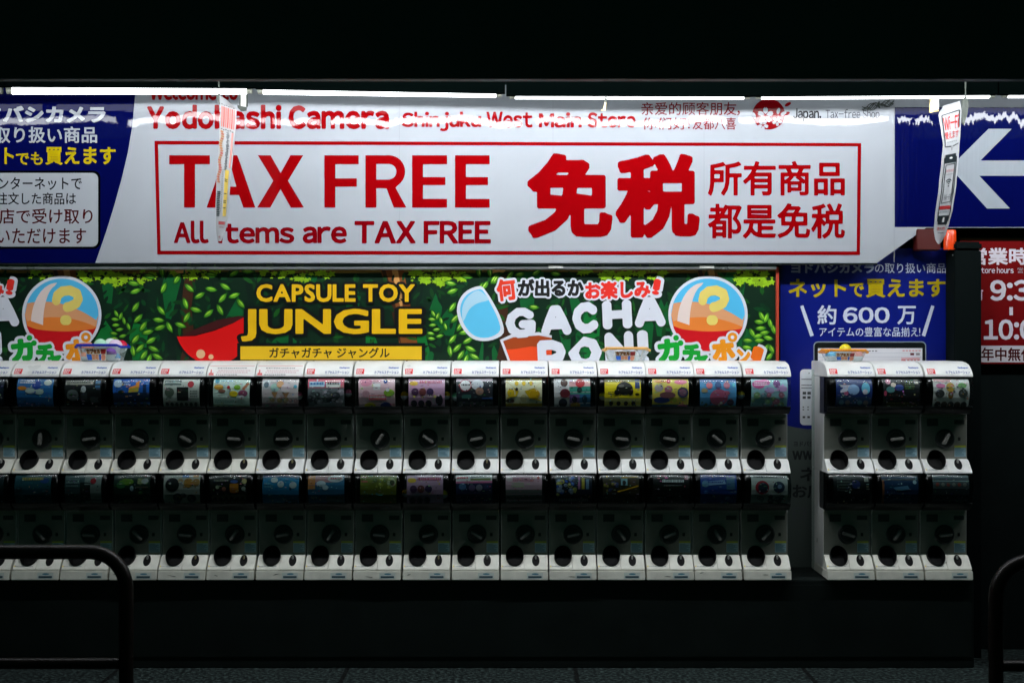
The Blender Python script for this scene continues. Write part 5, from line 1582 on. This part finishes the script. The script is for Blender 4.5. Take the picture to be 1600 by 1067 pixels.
LO = [
 ('a dim card cut off at the left edge', [('bg', (30, 50, 56)), ('l', .1, .06, .9, .2, 1, GREY)]),
 ('a teal card with an ochre title line', [('bg', (40, 96, 110)), ('l', .2, .06, .8, .2, 1, (200, 180, 90)), ('e', .82, .16, .12, .08, (40, 80, 150)), ('sc', 6, .07, [(60, 110, 120), (50, 80, 90)], .1, .4, .9, .9)]),
 ('a grey and white card with a small red dot', [('bg', (70, 96, 100)), ('r', .54, 0, 1, 1, (160, 166, 162), 1), ('c', .78, .18, .08, (180, 40, 50)), ('r', .42, .22, .7, .8, (30, 40, 40)), ('l', .04, .1, .4, .4, 3, (130, 150, 150))]),
 ('a dark green card of lime leaf shapes', [('bg', (26, 56, 44)), ('e', .35, .2, .2, .1, (110, 150, 40)), ('e', .2, .3, .12, .1, (60, 120, 70)), ('r', .66, .1, .8, .26, (190, 180, 130)), ('e', .86, .18, .1, .08, (200, 200, 200)), ('e', .5, .4, .05, .08, (190, 210, 220)), ('l', .6, .34, .94, .42, 1, (120, 90, 80)), ('sc', 5, .07, [(70, 110, 60), (60, 80, 60)], .1, .5, .9, .9)]),
 ('a white card of black discs and golden rounds', [('bg', (190, 186, 176)), ('c', .24, .28, .19, (30, 30, 30)), ('c', .18, .24, .03, (200, 200, 200), 6), ('c', .68, .22, .13, (190, 130, 50)), ('c', .9, .2, .10, (180, 130, 70)), ('c', .46, .16, .07, (200, 160, 120)), ('r', .5, 0, .68, .06, (70, 120, 190)), ('r', .8, 0, .95, .06, (210, 140, 60)), ('sc', 5, .13, [(80, 90, 90), (60, 66, 66)], .2, .55, .9, .85)]),
 ('a black card with an orange jar', [('bg', (22, 22, 20)), ('r', .54, .26, .78, .5, (226, 140, 40), 3), ('e', .66, .2, .11, .05, (60, 90, 150), 5), ('e', .66, .5, .12, .05, (190, 110, 30), 4), ('c', .94, .2, .07, (200, 180, 120)), ('c', .2, .36, .05, (190, 190, 160)), ('c', .38, .42, .06, (180, 110, 90)), ('c', .92, .42, .06, (190, 190, 180)), ('l', .1, .14, .5, .22, 1, (150, 150, 130)), ('r', .03, .6, .97, .86, (116, 110, 84)), ('row', .05, .95, .73, 6, .055, [(50, 46, 36)])]),
 ('a cyan card with three white puffs', [('bg', (40, 140, 190)), ('r', 0, 0, 1, .06, (30, 60, 110), 1), ('e', .32, .14, .10, .08, W_), ('e', .5, .26, .09, .1, (220, 228, 230)), ('e', .84, .28, .10, .1, (210, 220, 222)), ('l', .05, .22, .24, .4, 2, (120, 190, 210)), ('r', .6, .74, .96, .94, (30, 80, 100)), ('sc', 5, .06, [(70, 150, 180)], .1, .5, .9, .9)]),
 ('a card of white clouds and an orange corner', [('bg', (60, 120, 160)), ('r', 0, 0, .2, .4, (220, 140, 80), 1), ('r', .2, 0, .7, .2, (210, 150, 150), 1), ('e', .36, .24, .13, .09, (215, 225, 235)), ('e', .48, .36, .08, .08, (210, 220, 230)), ('e', .76, .1, .22, .1, (226, 224, 228)), ('l', .6, .06, .94, .15, 1, (180, 50, 70)), ('r', .5, .64, .98, .92, (90, 110, 116))]),
 ('an olive card with crossed teal stripes', [('bg', (120, 124, 40)), ('p', [(.22, 0), (.34, 0), (.62, .6), (.5, .6)], (60, 140, 140)), ('p', [(.6, .1), (.68, .12), (.5, .6), (.42, .56)], (60, 110, 120)), ('r', .02, .04, .2, .2, (190, 80, 70)), ('c', .86, .2, .12, (196, 196, 150)), ('c', .88, .2, .07, (60, 70, 40), 6), ('sc', 8, .07, [(90, 110, 50), (160, 160, 60)], .4, .1, .8, .4)]),
 ('a mauve card of dark figures, lower twin', [('bg', (206, 160, 190)), ('e', .14, .14, .12, .07, (240, 190, 60)), ('l', .3, .06, .94, .2, 1, (180, 30, 80)), ('row', .08, .7, .4, 3, .10, [(90, 56, 90), (130, 70, 70), (70, 50, 90)]), ('row', .05, .65, .76, 3, .09, [(50, 46, 60)])]),
 ('a navy card under a white and pink header', [('bg', (40, 46, 84)), ('r', 0, 0, 1, .18, (230, 222, 222), 1), ('r', 0, .18, 1, .24, (210, 110, 150), 1), ('l', .04, .05, .36, .14, 1, (210, 60, 80)), ('l', .42, .04, .96, .08, 1, (50, 50, 60)), ('r', .4, .1, .96, .16, (130, 140, 80), 2), ('c', .18, .34, .1, (90, 120, 170)), ('row', .34, .94, .38, 3, .09, [(110, 90, 130), (150, 140, 160), (60, 60, 100)])]),
 ('a pale pink card with small print', [('bg', (216, 170, 184)), ('e', .1, .12, .09, .07, (226, 200, 200)), ('l', .2, .08, .8, .2, 2, (190, 110, 130)), ('r', .16, .22, .5, .36, (190, 186, 160)), ('c', .9, .08, .04, (190, 60, 60)), ('r', 0, .44, 1, 1, (120, 120, 116), 1)]),
 ('a dark card crowded with blue and silver shapes', [('bg', (30, 36, 56)), ('sc', 22, .07, [(50, 90, 190), (150, 160, 190), (70, 70, 90), (190, 180, 90)], .05, .08, .6, .6), ('r', .62, .04, .68, .4, (190, 120, 170)), ('r', .72, .06, .8, .4, (190, 170, 60)), ('r', .84, .1, .92, .4, (120, 150, 180)), ('l', .1, .7, .9, .85, 1, GREY)]),
 ('a gold and navy card of two small pictures', [('bg', (60, 52, 30)), ('p', [(.4, .5), (.5, .06), (.98, .04), (.98, .34), (.44, .52)], (220, 160, 30)), ('r', .5, .1, .68, .3, (150, 190, 200), 6), ('r', .76, .1, .92, .3, (90, 66, 50), 6), ('e', .59, .22, .05, .07, (50, 40, 40), 7), ('sc', 10, .05, [(60, 70, 120), (150, 130, 60)], .05, .15, .4, .5)]),
 ('a plain black card with a white title', [('bg', (20, 18, 20)), ('l', .1, .02, .4, .06, 1, (200, 90, 130)), ('l', .26, .14, .86, .28, 1, (230, 230, 230)), ('l', .3, .3, .8, .34, 1, (150, 150, 150)), ('r', .88, .02, .98, .14, (220, 130, 150)), ('r', .1, .8, .9, .95, (50, 56, 60))]),
 ('a royal blue card with a pale banner', [('bg', (30, 70, 150)), ('p', [(.1, .2), (.66, .14), (.7, .26), (.14, .32)], (150, 180, 220)), ('e', .14, .26, .1, .1, (120, 170, 200)), ('r', .72, .04, .94, .44, (80, 120, 150)), ('l', .2, .19, .62, .26, 1, (40, 70, 150)), ('sc', 6, .06, [(60, 110, 190)], .1, .5, .9, .9)]),
 ('a white card of red and navy rings', [('bg', (196, 196, 190)), ('l', .06, .02, .94, .1, 1, (60, 60, 66)), ('c', .3, .36, .19, (170, 40, 56)), ('c', .32, .36, .14, (40, 50, 66), 5), ('c', .76, .34, .16, (44, 60, 84)), ('c', .78, .32, .06, (130, 150, 180), 6), ('sc', 7, .1, [(90, 96, 100), (130, 134, 134)], .1, .6, .9, .9)]),
 ('a black card of tiny grey print', [('bg', (22, 24, 28)), ('l', .1, .08, .5, .5, 5, (90, 96, 90)), ('c', .62, .26, .12, (40, 50, 110)), ('r', .86, .06, .97, .18, (190, 186, 170))]),
 ('a tilted looking blue card of a pale shape', [('bg', (24, 60, 100)), ('r', 0, 0, 1, .14, K_, 2), ('r', .0, .14, .06, 1, (150, 90, 60), 2), ('p', [(.3, .36), (.7, .3), (.76, .42), (.4, .46)], (110, 160, 200)), ('e', .9, .2, .05, .06, (190, 210, 220)), ('l', .3, .6, .8, .8, 2, (80, 120, 160))]),
 ('a grey card with a white title and red dots', [('bg', (90, 96, 100)), ('r', 0, .04, 1, .18, (190, 206, 210), 1), ('l', .04, .07, .94, .15, 1, (50, 80, 100)), ('row', .05, .95, .28, 6, .05, [(170, 80, 70), (150, 150, 140)]), ('r', 0, .4, 1, 1, (50, 60, 64), 1)]),
]
edges_px = [-59, 17, 93, 170, 247, 322, 398, 475, 551, 628, 704, 781, 857, 934, 1009, 1085, 1160, 1237]
cols = [(edges_px[i], edges_px[i + 1]) for i in range(17)] + [(1291, 1367.5), (1367.5, 1444), (1444, 1521)]
Z_LOW = at(0, 891, FY).z
Z_UP = at(0, 740, FY).z
protoU, protoL = machine(True), machine(False)
def tree(o):
    return [o] + [d for c in o.children for d in tree(c)]
def copy_tree(o, parent=None):
    c = o.copy()
    COL.objects.link(c)
    if parent is not None:
        c.parent = parent
    for ch in list(o.children):
        copy_tree(ch, c)
    return c
pristine = {True: [protoU], False: [protoL]}
ang = [10, 82, 8, -25, -28, -4, 2, 3, 58, -35, 12, 14, -12, -6, -10, -40, 20, 4, 6, 65]
rg = random.Random(21)
machines = []
for upper, z0, proto, lst in ((True, Z_UP, protoU, UP), (False, Z_LOW, protoL, LO)):
    for i, ((x0, x1), (desc, spec)) in enumerate(zip(cols, lst)):
        o = proto if i == len(cols) - 1 else copy_tree(proto)
        cx = ((x0 + x1) / 2 - 800) / PXM
        o.location = (cx, rg.uniform(-0.002, 0.002), z0)
        where = 'top row' if upper else 'bottom row'
        o['label'] = f'capsule machine in {where} with {desc}'
        o['group'] = 'upper row of capsule machines' if upper else 'lower row of capsule machines'
        me = card_mesh(spec, i * 2 + upper)
        c = bpy.data.objects.new('display_card', me)
        COL.objects.link(c)
        c.parent = o
        c.rotation_euler = (0, math.radians(rg.uniform(-1.2, 1.2)), 0)
        c.location = (rg.uniform(-0.003, 0.003), 0, rg.uniform(-0.002, 0.002))
        for d in tree(o):
            nm = d.name.split('.')[0]
            if nm == 'handle':
                d.rotation_euler = (0, math.radians(-ang[i] if upper else rg.uniform(-60, 60)), 0)
            if nm == 'lever' and (i in (5, 6, 10) if upper else i in (4, 5, 9)):
                d.data = d.data.copy(); d.data.materials[0] = M['amber']
        o.rotation_euler = (0, 0, math.radians(rg.uniform(-0.35, 0.35)))
        if upper and i <= 5:
            for d in o.children:
                if d.name.split('.')[0] in ('capsule_tray', 'coin_tray'):
                    d.data = d.data.copy(); d.data.materials[0] = M['aged']
        if not upper and i in (3, 4, 5, 6, 8, 9, 12, 14, 15, 16):    # scuffs on the worn lower edges
            def sm(a, b, h):
                return Vector(((a / 76.2 - 0.5) * 0.2565, -0.4306 - (-0.001 - b) / 0.047 * 0.007 - 0.0004 - h, b))
            class SP(Print): world = False
            q = SP(sm, 0.0004)
            sr = random.Random(40 + i)
            x, y = sr.uniform(6, 30), sr.uniform(-0.03, -0.012)
            w, t = sr.uniform(6, 16), sr.uniform(-0.012, 0.012)
            q.poly([(x, y), (x + w * 0.4, y + t * 0.6 + 0.002), (x + w, y + t), (x + w * 0.8, y + t - 0.002), (x + w * 0.35, y + t * 0.4 - 0.0015)], srgb(70, 74, 66, 0.8), 2)
            q.build('scuff_mark', M['card'], o)
        if upper and i in (5, 6):                       # taped-on notice in place of the emblem
            for d in list(o.children):
                if d.name.split('.')[0] in ('maker_emblem', 'station_lettering'):
                    bpy.data.objects.remove(d)
            def lm(a, b, h):
                return Vector(((a / 76.2 - 0.5) * 0.2565, lid_y(b) - 0.0004 - h, b + h * 0.4))
            class LP(Print): world = False
            q = LP(lm, 0.0006)
            for k in range(6):
                q.rect(3, 0.514 + k * 0.0085, 73, 0.514 + (k + 1) * 0.0085, srgb(226, 222, 220, 0.8), 0)
            q.rect(3, 0.5645, 73, 0.5665, srgb(200, 120, 110, 0.8), 1)
            rr = random.Random(2)
            for b_, x0_, x1_ in ((0.552, 16, 62), (0.540, 18, 68), (0.530, 16, 64), (0.519, 15, 46)):
                x = x0_
                while x < x1_:
                    w = rr.uniform(1, 3.4)
                    q.rect(x, b_, x + w, b_ + 0.004, srgb(120, 110, 116, 0.8) if b_ in (0.552, 0.519) else srgb(190, 150, 156, 0.8), 1)
                    x += w + 0.8
            q.poly([(3.8, 0.517), (12, 0.517), (11, 0.531), (8.5, 0.529), (7.6, 0.547), (6.2, 0.547), (6.0, 0.53), (4.4, 0.531)], srgb(206, 90, 90, 0.8), 1)
            q.build('notice_sheet', M['lidprint'], o)
        machines.append(o)
bpy.context.view_layer.update()

# capsules seen beside the cards
def lidded(name, label, cat, group, loc, r, c1, c2):
    t = thing(name, label, cat, loc, group)
    prof = lambda s: [(0.0001, s * r)] + [(r * math.cos(a), s * r * math.sin(a)) for a in [math.radians(75 - 15 * k) for k in range(6)]]
    Geo().lathe(prof(1), (0, 0, 0.0008), 'Z', seg=20).build('lid', c1, t, True)
    Geo().lathe(prof(-1), (0, 0, -0.0008), 'Z', seg=20).build('shell', c2, t, True)
    return t
cm_ = {}
def plastic(c):
    if c not in cm_:
        cm_[c] = material('capsule_plastic', srgb(*c, 0.8), 0.25)
    return cm_[c]
CL = (206, 214, 216)
for px_, py_, c, ds in ((632, 618, (240, 190, 30), 'yellow capsule left of the mauve card in the top row'), (697.5, 618, (240, 190, 30), 'yellow capsule right of the mauve card in the top row'),
                        (942, 619, (220, 200, 50), 'yellow capsule left of the bright yellow card, top row'), (1157.5, 617, (226, 200, 50), 'yellow capsule right of the sky blue card, top row'),
                        (467, 618, (220, 110, 150), 'pink capsule right of the ice cream scoop card'), (544, 614, (220, 110, 150), 'pink capsule right of the grey patterned card'),
                        (712, 620, (120, 200, 150), 'green capsule left of the black card with a white ring'), (1019, 600, (40, 150, 120), 'teal capsule left of the mustard card'),
                        (1019, 617, (30, 120, 90), 'dark green capsule left of the mustard card, lower of two'), (634, 770, (230, 170, 20), 'yellow capsule left of the lower mauve card'), (694, 772, (200, 190, 30), 'yellow capsule right of the lower mauve card')):
    P = at(px_, py_, -0.355)
    lidded('toy_capsule', ds, 'capsule', 'capsules inside the machine windows', P, 0.021, plastic(c), plastic(CL))

# ------------------------------------------------------------------ tubs on top of the machines
def tub(label, x0, x1, yr, rimc, caps, full):
    Yt = -0.20
    zt = Z_UP + 0.5895
    A, B = at(x0, 560, Yt), at(x1, 560, Yt)
    cx = (A.x + B.x) / 2
    w = (B.x - A.x) / 2
    h = at(0, yr, Yt - 0.05).z - zt
    t = thing('return_tub', label, 'tub', (cx, Yt, zt), 'capsule return tubs on the machines')
    gg = Geo()
    bm = gg.bm
    def ring(s, z, dy):
        return [bm.verts.new((a * w * s, b * dy * s, z)) for a, b in ((-0.86, -1), (0.86, -1), (1, -0.8), (1, 0.8), (0.86, 1), (-0.86, 1), (-1, 0.8), (-1, -0.8))]
    R = [ring(0.80, 0.001, 0.095), ring(0.98, h, 0.10)]
    bm.faces.new(R[0][::-1])
    for k in range(8): bm.faces.new([R[0][k], R[0][(k + 1) % 8], R[1][(k + 1) % 8], R[1][k]])
    gg.build('container', M['tub'], t)
    gg = Geo()
    q = [Vector((a * w * 1.02, b * 0.104, h + (0.006 if abs(a) < 0.9 else -0.004))) for a, b in ((-0.86, -1), (-0.4, -1), (0.4, -1), (0.86, -1), (1, -0.8), (1, 0.8), (0.86, 1), (-0.86, 1), (-1, 0.8), (-1, -0.8), (-0.86, -1))]
    gg.tube(q, 0.0075, 8)
    gg.build('rim', plastic(rimc), t, True)
    def mp(a, b, hh):
        v = 1 - b / h if False else b
        s = 0.80 + 0.18 * (b / h)
        dy = 0.095 + 0.005 * (b / h)
        return Vector((a * w * 0.84 * s, -dy * s - 0.0015 - hh, b))
    class TP(Print): world = False
    q = TP(mp, 0.0006)
    ft = lambda s, box, c, r, hh, **kw: q.text(s, (box[0], box[3], box[2], box[1]), c, r, hh, **kw)
    q.rect(-0.72, 0.004, 0.50, h * 0.86, srgb(236, 232, 220, 0.8), 0)
    ft('カプセル', (-0.66, h * 0.50, 0.14, h * 0.82), srgb(96, 44, 14, 0.8), 0.05, 2, outline=[(0.05, srgb(240, 160, 40, 0.8), 1)])
    q.rect(0.18, h * 0.48, 0.46, h * 0.82, srgb(150, 24, 24, 0.8), 1)
    q.rect(-0.70, 0.006, -0.40, h * 0.46, srgb(26, 96, 200, 0.8), 1)
    q.rect(0.06, 0.006, 0.18, h * 0.46, srgb(40, 90, 190, 0.8), 1)
    ft('回収', (-0.38, 0.008, 0.04, h * 0.46), srgb(214, 120, 30, 0.8), 0.03, 1)
    q.disc(0.32, h * 0.26, 0.14, h * 0.22, srgb(226, 150, 120, 0.8), 1, 14)
    q.build('label_sheet', M['card'], t)
    for dx, dz, dy, r, c, ds in caps:
        lidded('toy_capsule', ds, 'capsule', 'returned capsules in the tubs', (cx + dx * w, Yt + dy, zt + dz * h), r, plastic(c), plastic(CL if full else c))
tub('clear tub with a blue rim heaped with capsules, left end of the machines', 126, 195, 541, (30, 40, 170),
    [(-0.62, 0.86, -0.02, 0.034, (236, 150, 120), 'orange capsule at the left in the blue rimmed tub'), (-0.1, 1.05, 0.0, 0.036, (170, 220, 190), 'pale green capsule heaped in the blue rimmed tub'),
     (0.28, 1.08, 0.03, 0.036, (206, 216, 214), 'clear capsule heaped in the blue rimmed tub'), (0.60, 1.0, -0.01, 0.037, (214, 190, 214), 'lilac capsule on the heap in the blue rimmed tub'), (0.72, 0.98, 0.05, 0.034, (190, 24, 60), 'crimson capsule at the right in the blue rimmed tub'),
     (0.45, 0.45, -0.045, 0.035, (130, 60, 170), 'purple capsule low in the blue rimmed tub'), (0.62, 0.2, -0.03, 0.03, (60, 140, 190), 'blue capsule at the bottom of the blue rimmed tub'), (-0.65, 0.3, -0.02, 0.034, (240, 150, 110), 'orange capsule at the bottom of the blue rimmed tub')], True)
tub('clear tub with a pale orange rim in front of the white pon lettering', 944, 1012, 546, (250, 190, 110),
    [(-0.3, 0.45, 0.0, 0.034, (220, 222, 226), 'pale capsule in the tub before the white lettering'), (0.35, 0.4, 0.02, 0.034, (216, 220, 226), 'white capsule in the tub before the white lettering')], True)
tub('clear tub with an orange rim in front of the laptop picture', 1286, 1349, 549, (250, 160, 50),
    [(0.1, 1.1, 0.0, 0.034, (226, 206, 30), 'yellow capsule topping the orange rimmed tub by the laptop'), (-0.62, 0.5, -0.02, 0.034, (50, 160, 200), 'blue capsule in the orange rimmed tub by the laptop'), (0.66, 0.5, 0.0, 0.034, (226, 150, 140), 'pink capsule in the orange rimmed tub by the laptop')], True)

# acrylic sheet standing beside the right hand machines
P0, P1 = at(1268, 577, -0.10), at(1292, 577, -0.10)
g = Geo(); g.box(P0.x, P1.x, -0.104, -0.100, 0.463, P0.z, 0.001)
tag(g.build('acrylic_sheet', M['acrylic']), 'narrow clear acrylic sheet standing left of the three separate machines', 'acrylic sheet')

# ------------------------------------------------------------------ guard rails in front
def rail(name, label, xpost, sgn, ytop, ylow, Y, reach):
    b = at(xpost, 0, Y)
    zt, zl = at(0, ytop, Y).z, at(0, ylow, Y).z
    t = thing(name, label, 'guard rail', (b.x, Y, 0), 'street guard rails')
    r, R = 0.031, 0.155
    path = [(0, 0, -0.0), (0, 0, zt - R)]
    for k in range(1, 9):
        a = math.pi / 2 * k / 8
        path.append((sgn * (R - R * math.cos(a)), 0, zt - R + R * math.sin(a)))
    L = sgn * reach
    path += [(L * 0.5, 0, zt)]
    for k in range(0, 9):
        a = math.pi / 2 * k / 8
        path.append((L - sgn * R + sgn * R * math.sin(a), 0, zt - R + R * math.cos(a)))
    path.append((L, 0, 0))
    Geo().tube(path, r, 20).build('frame_tube', M['rail'], t, True)
    Geo().tube([(sgn * 0.028, 0, zl), (L - sgn * 0.028, 0, zl)], 0.024, 16).build('lower_bar', M['rail'], t, True)
    for x in (0, L):
        Geo().lathe([(0.06, 0.001), (0.06, 0.012), (0.036, 0.016)], (x, 0, 0), 'Z', seg=20).build('foot_collar', M['rail'], t, True)
rail('guard_rail', 'dark tubular guard rail with rounded corner in the left foreground', 197, -1, 862, 1036, -1.8, 1.9)
rail('guard_rail', 'dark tubular guard rail cut off by the right edge of the view', 1556, 1, 876, 1040, -1.8, 1.9)
